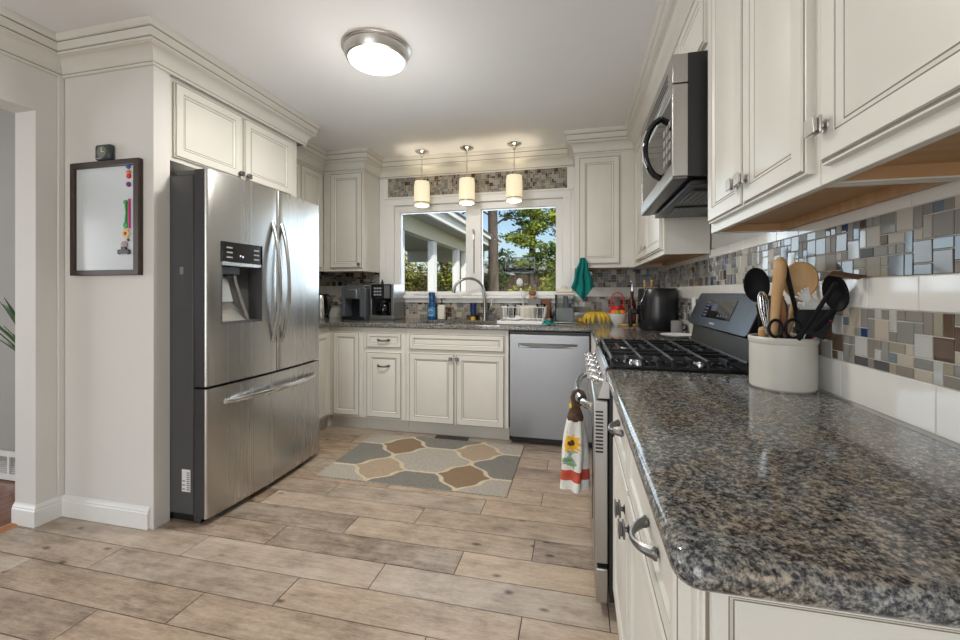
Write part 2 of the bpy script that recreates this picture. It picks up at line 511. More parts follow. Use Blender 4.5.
CROWN = [(0, 2.340), (.012, 2.340), (.013, 2.352), (.010, 2.354), (.010, 2.357), (.013, 2.360), (.015, 2.378), (.022, 2.398), (.034, 2.414), (.050, 2.424), (.056, 2.425),
         (.056, 2.428), (.063, 2.430), (.064, 2.442), (.062, 2.444), (.062, 2.447), (.067, 2.449), (.070, 2.488), (.069, 2.490), (.069, 2.493), (.076, 2.496), (.084, 2.508), (.086, ZC - .001), (0, ZC - .001)]
GL = (2, 3, 13, 14, 17, 18)
sweep([(XL, -3.0), (XL, YP), (-2.08, YP), (-2.08, 2.865), (-2.385, 2.865), (-2.385, 3.575), (-1.96, 3.575), (-1.96, 3.898), (-.02, 3.898), (-.02, 3.575), (.455, 3.575), (.455, -3.0)],
      CROWN, [CAB, GLAZE], 'trim_crown', 'stepped cream crown moulding around the ceiling', GL)
BASEP = [(0, .002), (.016, .002), (.016, .082), (.012, .088), (.013, .094), (.006, .104), (.003, .112), (0, .112)]
sweep([(XL - .145, 1.556), (XL, 1.556)] + [(XL, YP), (-2.10, YP)], BASEP, [TRIM], 'baseboard_left', 'white baseboard along the wall return')
sweep([(-6.0, 1.914), (XL - .145, 1.914)], BASEP, [TRIM], 'baseboard_dining', 'white baseboard in the dining room')
tb = B(); tb.box(XL + .001, XL + .012, YP - .028, YP - .001, .112, 2.34)
struct(tb.build('trim_corner', WALL, bevel=.003), 'painted corner strip beside the wall return')

# mosaic and tile
def tile_box(b, x0, x1, z0, z1, m, th=.006, g=.0012, tilt=0):
    x0 += g; x1 -= g; z0 += g; z1 -= g; c = .0012
    tx, tz = rnd.uniform(-tilt, tilt), rnd.uniform(-tilt, tilt)
    xm, zm = (x0 + x1) / 2, (z0 + z1) / 2
    f = lambda x, z: th + (x - xm) * tx + (z - zm) * tz
    vs = [(x0, 0, z0), (x1, 0, z0), (x1, 0, z1), (x0, 0, z1)] + [(x, f(x, z) - c, z) for x, z in ((x0, z0), (x1, z0), (x1, z1), (x0, z1))] \
        + [(x, f(x, z), z) for x, z in ((x0 + c, z0 + c), (x1 - c, z0 + c), (x1 - c, z1 - c), (x0 + c, z1 - c))]
    fs = [(8, 9, 10, 11)] + [(i, (i + 1) % 4, 4 + (i + 1) % 4, 4 + i) for i in range(4)] + [(4 + i, 4 + (i + 1) % 4, 8 + (i + 1) % 4, 8 + i) for i in range(4)]
    b.add(vs, fs, m)


def mosaic(b, L, z0, z1, rows, weights, x_start=0):
    u = (z1 - z0) / rows; nx = int(L / u); ux = L / nx
    used = [[False] * rows for _ in range(nx)]
    for i in range(nx):
        for j in range(rows):
            if used[i][j]: continue
            opts = [(1, 1), (1, 1), (2, 1), (1, 2), (2, 2), (2, 2), (1, 2)]
            rnd.shuffle(opts)
            for w, h in opts + [(1, 1)]:
                if i + w <= nx and j + h <= rows and all(not used[i + a][j + c] for a in range(w) for c in range(h)): break
            for a in range(w):
                for c in range(h): used[i + a][j + c] = True
            tile_box(b, x_start + i * ux, x_start + (i + w) * ux, z0 + j * u, z0 + (j + h) * u, 1 + rnd.choices(range(9), weights)[0], tilt=.02)


def subway(b, L, z0, z1, tl, off=0):
    x = -off
    while x < L:
        a, c = max(0, x), min(L, x + tl)
        if c - a > .01: tile_box(b, a, c, z0, z1, 10, .007, .001)
        x += tl


ALLT = [GROUT] + TILEM + [SUBWAY]


def splash(name, label, M, L, parts):
    b = B(); b.T = M
    for p in parts:
        z0, z1, kind = p[:3]
        b.box(0, L, 0, .0035, z0, z1, 0)
        if kind == 'm': mosaic(b, L, z0, z1, p[3], p[4])
        else: subway(b, L, z0, z1, *p[3:])
    return struct(b.build(name, ALLT, sharp=20), label)


splash('trim_tile_right', 'mosaic and white tile backsplash on the right wall', face(XR, 3.897, 0, '-x'), 3.897 + .5,
       [(.916, 1.014, 's', .30, .10), (1.014, 1.157, 'm', 6, W_RIGHT), (1.157, 1.231, 's', .152, .03), (1.231, 1.376, 'm', 6, W_RIGHT), (1.376, 1.42, 's', .152, .05)])
splash('trim_tile_back_right', 'mosaic and white tile backsplash right of the window', face(-.05, YB, 0, '-y'), .735,
       [(.93, 1.014, 's', .30, .10), (1.014, 1.157, 'm', 6, W_WARM), (1.157, 1.24, 's', .152, .03), (1.24, 1.42, 'm', 8, W_RIGHT)])
splash('trim_tile_back_left', 'mosaic and white tile backsplash left of the window', face(XL, YB, 0, '-y'), 2.69 - 1.955,
       [(.93, 1.03, 's', .30, .10), (1.03, 1.165, 'm', 6, W_RIGHT), (1.165, 1.262, 's', .152, .03), (1.262, 1.42, 'm', 7, W_RIGHT)])
splash('trim_tile_sink', 'beige mosaic strip under the window sill', face(-1.955, YB, 0, '-y'), 1.905, [(.93, 1.096, 'm', 7, W_WARM)])
splash('trim_tile_over_window', 'beige mosaic strip above the window', face(-1.868, YB, 0, '-y'), 1.868 - .09, [(2.148, 2.345, 'm', 10, W_WARM)])

# ---- window
b = B(); y0 = YB - .022
for x0, x1, z0, z1, yy in [(-1.958, -1.868, 1.16, 2.345, y0 + .006), (-.09, -.021, 1.16, 2.345, y0 + .006), (-1.889, WX0, 1.165, 2.146, y0), (WX1, -.055, 1.165, 2.146, y0),
                           (-1.889, -.055, 2.065, 2.146, y0 - .002), (-1.905, -.04, 2.128, 2.149, y0 - .012)]:
    b.box(x0, x1, yy, YB + .002, z0, z1)
struct(b.build('trim_window', WTRIM, bevel=.004), 'white window casing')
b = B(); b.box(-1.93, -.03, YB - .075, YB + .09, 1.135, 1.164); b.box(-1.90, -.05, YB - .03, YB + .002, 1.094, 1.137)
struct(b.build('trim_sill', WTRIM, bevel=.005), 'white window sill')
win = thing('window_1', 'wide two-pane kitchen window over the sink', 'window', (-.965, YB + .05, 1.165)); win['kind'] = 'structure'
b = B(); b.T = Matrix(((1, 0, 0, 0), (0, 0, -1, YB + .085), (0, 1, 0, 0), (0, 0, 0, 1)))
gl = [(-1.748, -1.055), (-.905, -.188)]
b.cells([WX0, -1.748, -1.055, -.905, -.188, WX1], [WZ0, 1.198, 1.998, WZ1], lambda x, z: not (1.198 < z < 1.998 and any(a < x < c for a, c in gl)), 0, .075)
b.build('window_frame', WTRIM, win, bevel=.004)
b = B()
for a, c in gl:
    z0, z1, yy, w = 1.198, 1.998, YB + .03, .006
    b.box(a, a + w, yy, yy + .04, z0, z1); b.box(c - w, c, yy, yy + .04, z0, z1); b.box(a, c, yy, yy + .04, z0, z0 + w); b.box(a, c, yy, yy + .04, z1 - w, z1)
b.build('sash', WTRIM, win)
for a, c in gl:
    g = B(); g.box(a + .01, c - .01, YB + .048, YB + .052, 1.206, 1.99); g.build('pane', GLASS, win)
b = B(); b.box(-.985, -.965, YB - .012, YB + .012, 1.70, 1.79); b.tube([(-.975, YB - .004, 1.785), (-.975, YB - .03, 1.80), (-.972, YB - .035, 1.76)], .006)
b.tube([(-.973, YB + .004, 1.70), (-.973, YB + .002, 1.38)], .006)
b.build('latch', NICKEL, win)

# ------------------------------------------------------------------ cabinets
RINGS = [(0, 0, 0), (0, .014, 0), (.003, .0150, 1), (.0075, .0155, 0), (.009, .020, 0), (.048, .020, 0), (.0485, .0185, 1), (.0515, .0185, 0), (.058, .0150, 0), (.062, .0120, 1), (.065, .0120, 0), (.070, .0135, 0)]


def panel(M, w, h, k=1.0):
    """framed recessed panel, local x 0..w, z 0..h, out along +y"""
    b = B(); b.T = M; vs = []; fs = []; ms = []
    R = [(i * k if i > .01 else i, d, g) for i, d, g in RINGS]
    for (i, d, g) in R: vs += [(i, d, i), (w - i, d, i), (w - i, d, h - i), (i, d, h - i)]
    for r in range(len(R) - 1):
        for q in range(4):
            fs.append((r * 4 + q, r * 4 + (q + 1) % 4, (r + 1) * 4 + (q + 1) % 4, (r + 1) * 4 + q)); ms.append(R[r][2])
    e = (len(R) - 1) * 4
    fs.append((e, e + 1, e + 2, e + 3)); ms.append(0); fs.append((3, 2, 1, 0)); ms.append(0)
    b.add(vs, fs, ms)
    return b


def knob(M, x, z, parent, m=PEWTER, s=1.0):
    b = B(); b.T = M @ Matrix.Translation((x, .018, z))
    b.lathe([(.011 * s, 0), (.011 * s, .003), (.005 * s, .006), (.0045 * s, .014)], axis=(0, 1, 0), n=12)
    a = .0145 * s
    b.box(-a, a, .013, .018, -a, a); b.box(-a * .72, a * .72, .018, .025, -a * .72, a * .72); b.box(-a, a, .024, .028, -a, a)
    return b.build('knob', m, parent, bevel=.0015)


def pull(M, x, z, parent, L=.10, m=PEWTER):
    b = B(); b.T = M
    pts = [(x + (t - .5) * L, .018 + .032 * sin(pi * t) ** .7 if 0 < t < 1 else .018, z - .004 * sin(pi * t)) for t in [i / 12 for i in range(13)]]
    b.tube(pts, [.0085 - .0035 * sin(pi * i / 12) for i in range(13)], 8, flat=1.25)
    for sgn in (-1, 1): b.lathe([(.011, 0), (.011, .004), (.007, .008)], (x + sgn * L / 2, .018, z), 12, axis=(0, 1, 0))
    return b.build('pull', m, parent)


def door(M, x0, x1, z0, z1, parent, hw=None, name='door', k=1.0, hwm=PEWTER, hws=1.0):
    d = panel(M @ Matrix.Translation((x0, 0, z0)), x1 - x0, z1 - z0, k).build(name, [CAB, GLAZE], parent, sharp=20)
    if hw: (pull if hw[0] == 'pull' else lambda M, x, z, p: knob(M, x, z, p, hwm, hws))(M, hw[1], hw[2], d)
    return d


def base_box(x0, x1, d, parent, M, z0=.112, zt=.872, toe=.055, name='carcass'):
    b = B(); b.T = M; b.box(x0, x1, -d, 0, z0, zt, 0)
    b.build(name, CAB, parent, bevel=.002)
    b = B(); b.T = M; b.box(x0, x1, -d, -toe, .001, z0, 0)
    b.build('toe_kick', TOE, parent)


TOE = mat('toe_kick_paint', (.62, .595, .535), .45)
ZT = .893
MB = face(0, 3.278, 0, '-y')
t = thing('base_cabinet', 'narrow single-door cream base cabinet in the corner left of the drawer stack', 'cabinet', (-1.95, 3.6, 0), 'cream base cabinets')
base_box(-2.145, -1.802, .615, t, MB, zt=ZT); door(MB, -2.085, -1.83, .13, .851, t, k=.85)
b = B(); b.box(-2.20, -2.145, 3.277, 3.345, .001, .112); b.build('toe_filler', TOE, t)
t = thing('base_cabinet', 'cream base cabinet with one drawer over a pull-out door with curved pulls', 'cabinet', (-1.6, 3.6, 0), 'cream base cabinets')
base_box(-1.80, -1.407, .615, t, MB, zt=ZT); door(MB, -1.764, -1.441, .723, .851, t, ('pull', -1.602, .79), 'drawer_front', .6)
door(MB, -1.764, -1.441, .128, .685, t, ('pull', -1.602, .572), 'pull_out_door', .9)
t = thing('sink_cabinet', 'wide cream sink base cabinet with two doors and a false drawer front', 'cabinet', (-.97, 3.6, 0), 'cream base cabinets')
base_box(-1.405, -.532, .58, t, MB, zt=.70)
b = B(); b.T = MB; b.box(-1.405, -.532, -.02, 0, .70, ZT); b.box(-1.405, -1.387, -.58, -.02, .70, ZT); b.box(-.55, -.532, -.58, -.02, .70, ZT); b.build('face_frame', CAB, t)
door(MB, -1.372, -.563, .716, .851, t, None, 'drawer_front', .75)
door(MB, -1.372, -.976, .112, .69, t, ('knob', -1.003, .652)); door(MB, -.962, -.563, .112, .69, t, ('knob', -.950, .652))
ML = face(-2.12, 2.70, 0, '+x')
t = thing('base_cabinet', 'cream base cabinet with one door between the refrigerator and the corner', 'cabinet', (-2.4, 2.95, 0), 'cream base cabinets')
base_box(0.022, .576, .565, t, ML, zt=ZT); door(ML, .04, .545, .13, .851, t)
# right run behind the range
MR = face(.145, 3.255, 0, '-x')
t = thing('base_cabinet', 'cream corner base cabinet between the range and the dishwasher', 'cabinet', (.4, 2.83, 0), 'cream base cabinets')
base_box(0.0, .845, .535, t, MR, zt=ZT); door(MR, .30, .82, .13, .851, t)
b = B(); b.box(.102, .139, 3.27, 3.88, .112, ZT); b.box(.102, .139, 3.33, 3.88, 0.001, .112)
b.build('filler', CAB, t)
# near right base cabinet
MN = face(.145, 1.60, 0, '-x')
t = thing('base_cabinet', 'cream base cabinet with two drawers over two doors under the near granite counter', 'cabinet', (.4, 1.08, 0), 'cream base cabinets')
base_box(0.0, 1.035, .535, t, MN, zt=.873)
door(MN, .025, .458, .70, .852, t, ('pull', .275, .785), 'drawer_front', .6); door(MN, .472, 1.005, .70, .852, t, ('pull', .815, .765), 'drawer_front', .6)
door(MN, .025, .458, .125, .685, t, ('knob', .415, .61), hws=1.2); door(MN, .472, 1.005, .125, .685, t, ('knob', .515, .61), hws=1.2)
panel(face(.147, .5645, .105, '-y'), .53, .76, .55).build('end_panel', [CAB, GLAZE], t, sharp=20)


def upper_box(M, w, d, z0, z1, parent, rail=.032, lip=True):
    """upper cabinet carcass, local x 0..w, depth d behind the face; recessed wooden underside"""
    b = B(); b.T = M
    s = .018
    b.box(0, w, -s, 0, z0, z1); b.box(0, s, -d, -s, z0, z1); b.box(w - s, w, -d, -s, z0, z1); b.box(s, w - s, -d, -s, z0 + .045, z1)
    o = b.build('carcass', CAB, parent, bevel=.0015)
    b = B(); b.T = M; b.box(s, w - s, -d, -s, z0 + rail - .006, z0 + rail + .004); b.box(s, w - s, -d + .001, -d + .02, z0 + .002, z0 + rail)
    b.box(s, s + .003, -d + .02, -s, z0 + .003, z0 + rail); b.box(w - s - .003, w - s, -d + .02, -s, z0 + .003, z0 + rail); b.build('underside', CABIN, parent)
    return o


UZ, UT = 1.40, 2.42
# back left upper
MU = face(-2.385, 3.575, 0, '-y')
t = thing('wall_cabinet', 'cream wall cabinet with one tall door left of the window', 'cabinet', (-2.18, 3.74, UZ), 'cream wall cabinets')
upper_box(MU, .425, .322, UZ - .005, UT, t); door(MU, .08, .416, 1.423, 2.325, t, ('knob', .392, 1.46), hws=.9)
MU = face(-2.385, 2.87, 0, '+x')
t = thing('wall_cabinet', 'cream wall cabinet on the left wall past the refrigerator', 'cabinet', (-2.53, 3.2, UZ), 'cream wall cabinets')
upper_box(MU, .70, .30, UZ - .005, UT, t); door(MU, .03, .34, 1.423, 2.325, t); door(MU, .345, .655, 1.423, 2.325, t)
# back right upper
MU = face(-.02, 3.575, 0, '-y')
t = thing('wall_cabinet', 'cream wall cabinet with one tall door right of the window above the teal towel', 'cabinet', (.2, 3.74, UZ), 'cream wall cabinets')
upper_box(MU, .475, .322, UZ - .002, UT, t); door(MU, .034, .359, 1.428, 2.312, t, ('knob', .064, 1.465), hws=.9)
b = B(); b.box(.455, .68, 3.575, 3.897, UZ, UT); b.build('corner_filler', CAB, t)
# right wall uppers
XU = .455
MU = face(XU, 3.574, 0, '-x')
t = thing('wall_cabinet', 'cream two-door wall cabinet on the right wall beyond the microwave', 'cabinet', (.57, 2.99, UZ), 'cream wall cabinets')
upper_box(MU, 1.165, .226, UZ, UT, t); door(MU, .16, .655, 1.43, 2.312, t, ('knob', .625, 1.49), k=.95, hwm=NICKEL); door(MU, .662, 1.145, 1.43, 2.312, t, ('knob', .69, 1.49), k=.95, hwm=NICKEL)
MU = face(XU, 2.405, 0, '-x')
t = thing('wall_cabinet', 'short cream wall cabinet directly above the microwave', 'cabinet', (.57, 2.0, 2.06), 'cream wall cabinets')
b = B(); b.T = MU; b.box(0, .80, -.226, 0, 2.062, UT); b.build('carcass', CAB, t)
door(MU, .02, .395, 2.085, 2.312, t, ('knob', .37, 2.12), k=.9, hwm=NICKEL); door(MU, .402, .78, 2.085, 2.312, t, ('knob', .43, 2.12), k=.9, hwm=NICKEL)
MU = face(XU, 1.600, 0, '-x')
t = thing('wall_cabinet', 'cream two-door wall cabinet on the right wall just before the microwave', 'cabinet', (.57, 1.26, UZ), 'cream wall cabinets')
upper_box(MU, .672, .226, UZ, UT, t); door(MU, .027, .332, 1.43, 2.312, t, ('knob', .305, 1.497), k=.95, hwm=NICKEL, hws=1.1); door(MU, .338, .651, 1.43, 2.312, t, ('knob', .365, 1.497), k=.95, hwm=NICKEL, hws=1.1)
MU = face(XU, .926, 0, '-x')
t = thing('wall_cabinet', 'large cream wall cabinet nearest the camera at the upper right', 'cabinet', (.57, .6, UZ), 'cream wall cabinets')
upper_box(MU, .676, .226, UZ, UT, t); door(MU, .030, .640, 1.43, 2.312, t, ('knob', .052, 1.497), hwm=NICKEL, hws=1.1)
# over-fridge cabinet
MU = face(-2.10, 1.76, 0, '+x')
t = thing('wall_cabinet', 'cream two-door cabinet above the refrigerator', 'cabinet', (-2.39, 2.3, 1.90), 'cream wall cabinets')
b = B(); b.T = MU; b.box(0, 1.04, -.58, 0, 1.895, UT); b.build('carcass', CAB, t, bevel=.002)
door(MU, .03, .482, 1.918, 2.318, t, ('knob', .463, 1.945)); door(MU, .506, .96, 1.918, 2.318, t, ('knob', .527, 1.945))
b = B(); b.box(-2.10, -2.66, 2.765, 2.80, .9365, 1.895)
tag(b.build('refrigerator_end_panel', CAB, bevel=.002), 'tall cream end panel on the far side of the refrigerator', 'panel')

# ------------------------------------------------------------------ countertops, sink, faucet
XC = .1014
b = B()
sx0, sx1, sy0, sy1 = -1.36, -.60, 3.34, 3.74
xs = [XL + .002, -2.083, sx0, sx1, XC, .683]; ys = [2.70, 3.236, sy0, sy1, YB - .005]
b.cells(xs, [2.705] + ys[1:], lambda x, y: (y > 3.236 or x < -2.083) and not (sx0 < x < sx1 and sy0 < y < sy1) and not (y < 3.236 and x > -2.083), .895, .935)
b.cells([XC, .683], [2.402, 3.2355], lambda x, y: True, .895, .935)
tag(b.build('granite_countertop', GRANITE, bevel=.010, seg=3, loc=(0, 3.5, .895)), 'speckled granite countertop running under the window and into the corner behind the range', 'countertop')
b = B(); r = .030
poly = [(XC + r - r * cos(a), .478 + r - r * sin(a)) for a in [i * pi / 16 for i in range(9)]] + [(.683, .478), (.683, 1.603), (XC, 1.603)]
b.prism(poly, .875, .915)
tag(b.build('granite_countertop', GRANITE, bevel=.019, seg=5, loc=(.4, 1, .875)), 'speckled granite countertop in the right foreground under the utensil crock', 'countertop')

sk = thing('kitchen_sink', 'stainless undermount sink below the window', 'sink', (-.98, 3.54, .72))
b = B(); b.box(sx0 - .015, sx1 + .015, sy0 - .015, sy1 + .015, .885, .8945)
b = B()
b.cells([sx0 - .02, sx0, sx1, sx1 + .02], [sy0 - .02, sy0, sy1, sy1 + .02], lambda x, y: not (sx0 < x < sx1 and sy0 < y < sy1), .72, .8945)
b.box(sx0 - .02, sx1 + .02, sy0 - .02, sy1 + .02, .712, .72)
b.build('basin', STEEL, sk, bevel=.003)
b = B(); b.lathe([(0, 0), (.04, 0), (.045, .003), (.0, .003)], (-.98, 3.54, .7205), 20); b.build('drain', CHROME, sk)

fa = thing('faucet', 'brushed nickel gooseneck faucet behind the sink', 'faucet', (-.84, 3.80, .935))
b = B(); b.lathe([(.028, 0), (.028, .006), (.022, .012), (.019, .05), (.0165, .10)], (-.84, 3.80, .935), 18); b.build('base', FAUC, fa)
pts = [(-.84, 3.80, 1.03), (-.845, 3.80, 1.12), (-.85, 3.80, 1.20)] + [(-.98 + .13 * cos(a), 3.80 - .055 * (1 - cos(a)), 1.20 + .125 * sin(a)) for a in [i * pi / 14 for i in range(1, 14)]] + [(-1.105, 3.69, 1.195)]
b = B(); b.tube(pts, [.014] * 3 + [.0125] * 13 + [.013], 12); b.build('gooseneck', FAUC, fa)
b = B(); b.tube([(-1.100, 3.691, 1.24), (-1.115, 3.688, 1.19)], [.015, .019], 12); b.build('spray_head', FAUC, fa)
b = B(); b.tube([(-.825, 3.80, 1.00), (-.79, 3.79, 1.03), (-.775, 3.785, 1.08), (-.765, 3.785, 1.135)], [.012, .012, .009, .007], 10); b.build('lever', FAUC, fa)

# ------------------------------------------------------------------ refrigerator
fr = thing('refrigerator', 'stainless french door refrigerator with water dispenser', 'refrigerator', (-2.2, 2.23, 0))
FY0, FY1, FYM = 1.752, 2.712, 2.240
xf = lambda y: -1.842 + .026 * (1 - ((y - 2.232) / .48) ** 2)
b = B(); b.box(-2.62, -1.934, 1.762, 2.702, .042, 1.805)
b.build('cabinet_body', DKGRAY, fr, bevel=.004)
b = B(); b.box(-2.55, -1.895, 1.775, 2.69, .003, .042); b.build('toe_grille', BLACK, fr)
for y in (1.797, 2.66):
    b = B(); b.box(-1.935, -1.895, y - .03, y + .03, .002, .060); b.build('foot', PEWTER, fr)
    b = B(); b.box(-2.05, -1.86, y - .03, y + .05, 1.805, 1.832); b.build('hinge_cover', DKGRAY, fr, bevel=.006)


DSIDE = mat('door_side', (.040, .040, .042), .4)
b = B(); b.box(-1.936, -1.914, 1.772, 2.692, .05, .69); b.box(-1.936, -1.914, 1.772, 2.692, .72, 1.80); b.build('door_gasket', BLACK, fr)


def fdoor(name, y0, y1, z0, z1, hole=None):
    r = .012; xb = -1.916
    ysec = [(y0, xb), (y0, xf(y0) - r)] + [(y0 + r - r * cos(a), xf(y0 + r) - r + r * sin(a)) for a in (radians(30), radians(60))]
    inner = sorted(set([y0 + r + (y1 - y0 - 2 * r) * i / 12 for i in range(13)] + ([hole[0], hole[1]] if hole else [])))
    ysec += [(y, xf(y)) for y in inner]
    ysec += [(y1 - r + r * sin(a), xf(y1 - r) - r + r * cos(a)) for a in (radians(30), radians(60))] + [(y1, xf(y1) - r), (y1, xb)]
    zs = sorted(set([z0, z1] + ([hole[2], hole[3]] if hole else [])))
    k = len(ysec); b = B(); vs = [(x, y, z) for z in zs for y, x in ysec]; fs = []; ms = []
    for j in range(len(zs) - 1):
        for i in range(k - 1):
            ym = (ysec[i][0] + ysec[i + 1][0]) / 2; zm = (zs[j] + zs[j + 1]) / 2
            if hole and hole[0] < ym < hole[1] and hole[2] < zm < hole[3]: continue
            fs.append((j * k + i, j * k + i + 1, (j + 1) * k + i + 1, (j + 1) * k + i)); ms.append(1 if i < 1 or i >= k - 2 else 0)
        fs.append((j * k + k - 1, j * k, (j + 1) * k, (j + 1) * k + k - 1)); ms.append(1)
    fs.append(tuple(range(k))[::-1]); ms.append(1); e = (len(zs) - 1) * k; fs.append(tuple(range(e, e + k))); ms.append(1)
    b.add(vs, fs, ms)
    return b.build(name, [STEEL, DSIDE], fr, sharp=40)


HO = (1.836, 2.114, 1.026, 1.468)
d1 = fdoor('door', FY0, FYM - .003, .712, 1.828, HO); d1['label'] = 'left refrigerator door with the dispenser'
d2 = fdoor('door', FYM + .003, FY1, .712, 1.828)
d3 = fdoor('freezer_drawer', FY0, FY1, .036, .698)
for d, yy in ((d1, 2.198), (d2, 2.278)):
    b = B()
    pts = [(xf(yy) - .002 + .058 * sin(pi * t) ** .8 if 0 < t < 1 else xf(yy) - .002, yy, .886 + .738 * t) for t in [i / 16 for i in range(17)]]
    b.tube(pts, .011, 10, flat=1.3, up=(0, 1, 0)); b.build('handle', STEEL, d)
b = B()
pts = [(xf(1.862 + .79 * t) - .002 + .058 * sin(pi * t) ** .6 if 0 < t < 1 else xf(1.862 + .79 * t) - .002, 1.862 + .79 * t, .612) for t in [i / 16 for i in range(17)]]
b.tube(pts, .0145, 10); b.build('handle', CHROME, d3)
# dispenser
ds = B(); x0 = -1.912
y0, y1, z0, z1 = HO
ds.box(x0 - .004, x0 + .002, y0, y1, z0, 1.358)
ds.box(x0, xf(y0) + .0015, y0, y0 + .006, z0, 1.345); ds.box(x0, xf(y1) + .0015, y1 - .006, y1, z0, 1.345)
ds.box(x0, xf(y0) + .003, y0, y1, z0, z0 + .010)
dsp = ds.build('dispenser_recess', DKGRAY, d1)
b = B(); b.box(x0, xf(1.97) + .0025, y0, y1, 1.338, 1.359); b.build('trim_bar', STEEL, dsp, bevel=.002)
b = B(); b.box(x0, xf(1.97) - .001, y0, y1, 1.359, z1); pn = b.build('control_panel', BLACKG, dsp, bevel=.002)
for yy in (y0 + .045, y1 - .04):
    for zz in (1.385, 1.411, 1.437):
        b = B(); b.box(xf(1.97) - .001, xf(1.97), yy - .020, yy + .020, zz - .004, zz + .004); b.build('button', GRAYC, pn)
b = B(); b.box(xf(1.97) - .001, xf(1.97) + .0002, 1.952, 1.959, 1.392, 1.402); b.build('red_light', LED_R, pn)
b = B(); b.box(xf(1.97) - .001, xf(1.97) + .0002, 1.970, 1.977, 1.388, 1.398); b.build('blue_light', LED_B, pn)
b = B(); b.box(x0, -1.836, y0 + .006, 1.965, 1.290, 1.338); b.build('nozzle', BLACK, dsp, bevel=.006)
b = B(); b.T = Matrix.Translation((-1.877, 1.893, 1.212)) @ Matrix.Rotation(radians(-16), 4, 'Y'); b.box(-.008, .008, -.040, .040, -.075, .075); b.build('ice_paddle', STEELM, dsp, bevel=.004)
b = B(); b.add([(-1.911, 1.846, 1.16), (-1.911, 1.965, 1.16), (-1.851, 1.846, 1.038), (-1.851, 2.042, 1.038), (-1.914, 1.846, 1.038), (-1.914, 2.042, 1.038)], [(0, 1, 3, 2), (0, 2, 4), (1, 5, 3), (2, 3, 5, 4), (0, 4, 5, 1)])
b.build('drip_ramp', STEELM, dsp)
b = B(); b.tube([(-1.862, 1.949, 1.325), (-1.866, 1.965, 1.25), (-1.856, 2.0, 1.14), (-1.846, 2.035, 1.04)], .009, 8); b.build('water_chute', STEELM, dsp)
# stickers on the side
b = B(); b.box(-2.005, -1.951, 1.7605, 1.762, .16, .275); st = b.build('energy_sticker', WHITEP, fr)
b = B()
for i in range(9): b.box(-1.974, -1.955, 1.7599, 1.7605, .168 + i * .011, .174 + i * .011)
for i in range(3): b.box(-2.001, -1.984, 1.7599, 1.7605, .17 + i * .021, .176 + i * .021)
b.build('barcode', GRAYC, st)
b = B(); b.box(-2.018, -1.997, 1.7605, 1.762, 1.29, 1.328); b.build('maker_sticker', GRAYC, fr)
b = B(); b.box(-2.08, -2.37, 1.86, 2.08, 1.8055, 1.818); b.box(-2.09, -2.36, 1.87, 2.09, 1.818, 1.843)
tag(b.build('paper_stack', WHITEP), 'stack of white paper lying on top of the refrigerator', 'paper')

# ------------------------------------------------------------------ dishwasher
dw = thing('dishwasher', 'stainless dishwasher under the counter right of the sink cabinet', 'dishwasher', (-.215, 3.55, 0))
b = B(); b.box(-.52, .092, 3.285, 3.85, .06, .885); b.build('tub', BLACK, dw)
b = B()
b.T = Matrix(((1, 0, 0, 0), (0, 0, -1, 3.28), (0, 1, 0, 0), (0, 0, 0, 1)))
hx0, hx1, hz0, hz1 = -.448, -.000, .766, .796
b.cells([-.518, hx0, hx1, .090], [.062, hz0, hz1, .866], lambda x, z: not (hx0 < x < hx1 and hz0 < z < hz1), 0, .032)
dd = b.build('door', STEELD, dw, bevel=.003)
b = B(); b.box(hx0, hx1, 3.274, 3.28, hz0, hz1); b.build('handle_pocket', STEELM, dd)
b = B(); n = 16; vs = []; fs = []
for i in range(n + 1):
    t = i / n; x = hx0 + (hx1 - hx0) * t; dz = .016 * sin(pi * t)
    vs += [(x, 3.250, hz1), (x, 3.238, hz1 - .012), (x, 3.240, hz1 - .012 - dz), (x, 3.256, hz1 - .016 - dz), (x, 3.258, hz1)]
for i in range(n):
    for j in range(5): fs.append((i * 5 + j, i * 5 + (j + 1) % 5, (i + 1) * 5 + (j + 1) % 5, (i + 1) * 5 + j))
fs += [tuple(range(5)), tuple(n * 5 + j for j in range(5))[::-1]]
b.add(vs, fs); b.build('handle', STEELD, dd)
b = B(); b.box(-.51, .084, 3.31, 3.36, .004, .06); b.build('kick_plate', BLACK, dw)

# ------------------------------------------------------------------ range
rg = thing('gas_range', 'stainless slide-in gas range with black cast iron grates', 'range', (.36, 2.0, 0))
RY0, RY1 = 1.609, 2.393
b = B(); b.box(.116, .655, RY0, RY1, .05, .895); b.build('body', BLACK, rg)
for x in (.16, .6):
    for y in (1.66, 2.34):
        b = B(); b.lathe([(.018, 0), (.018, .05)], (x, y, .001), 10); b.build('foot', BLACK, rg)
b = B(); b.box(.060, .113, RY0 + .002, RY1 - .002, .185, .795); od = b.build('oven_door', STEELM, rg, bevel=.006)
b = B(); b.box(.0575, .061, RY0 + .10, RY1 - .10, .30, .66); b.build('oven_window', BLACKG, od)
b = B()
for i in range(12): b.box(.066, .094, RY0 - .0004, RY0 + .003, .60 + i * .0135, .606 + i * .0135)
b.build('door_vent', BLACK, od)
b = B(); pts = [(.058 - .058 * sin(pi * t) ** .45 if 0 < t < 1 else .060, 1.67 + .66 * t, .752) for t in [i / 20 for i in range(21)]]
b.tube(pts, .0145, 12); b.build('handle', CHROME, od)
b = B(); b.box(.068, .112, RY0 + .002, RY1 - .002, .04, .168); b.build('storage_drawer', STEELM, rg, bevel=.005)
b = B(); P = [(.072, .800), (.118, .800), (.150, .905), (.108, .905)]
vs = [(x, y, z) for y in (RY0 + .001, RY1 - .001) for x, z in P]
b.add(vs, [(0, 1, 2, 3), (7, 6, 5, 4)] + [(i, (i + 1) % 4, 4 + (i + 1) % 4, 4 + i) for i in range(4)])
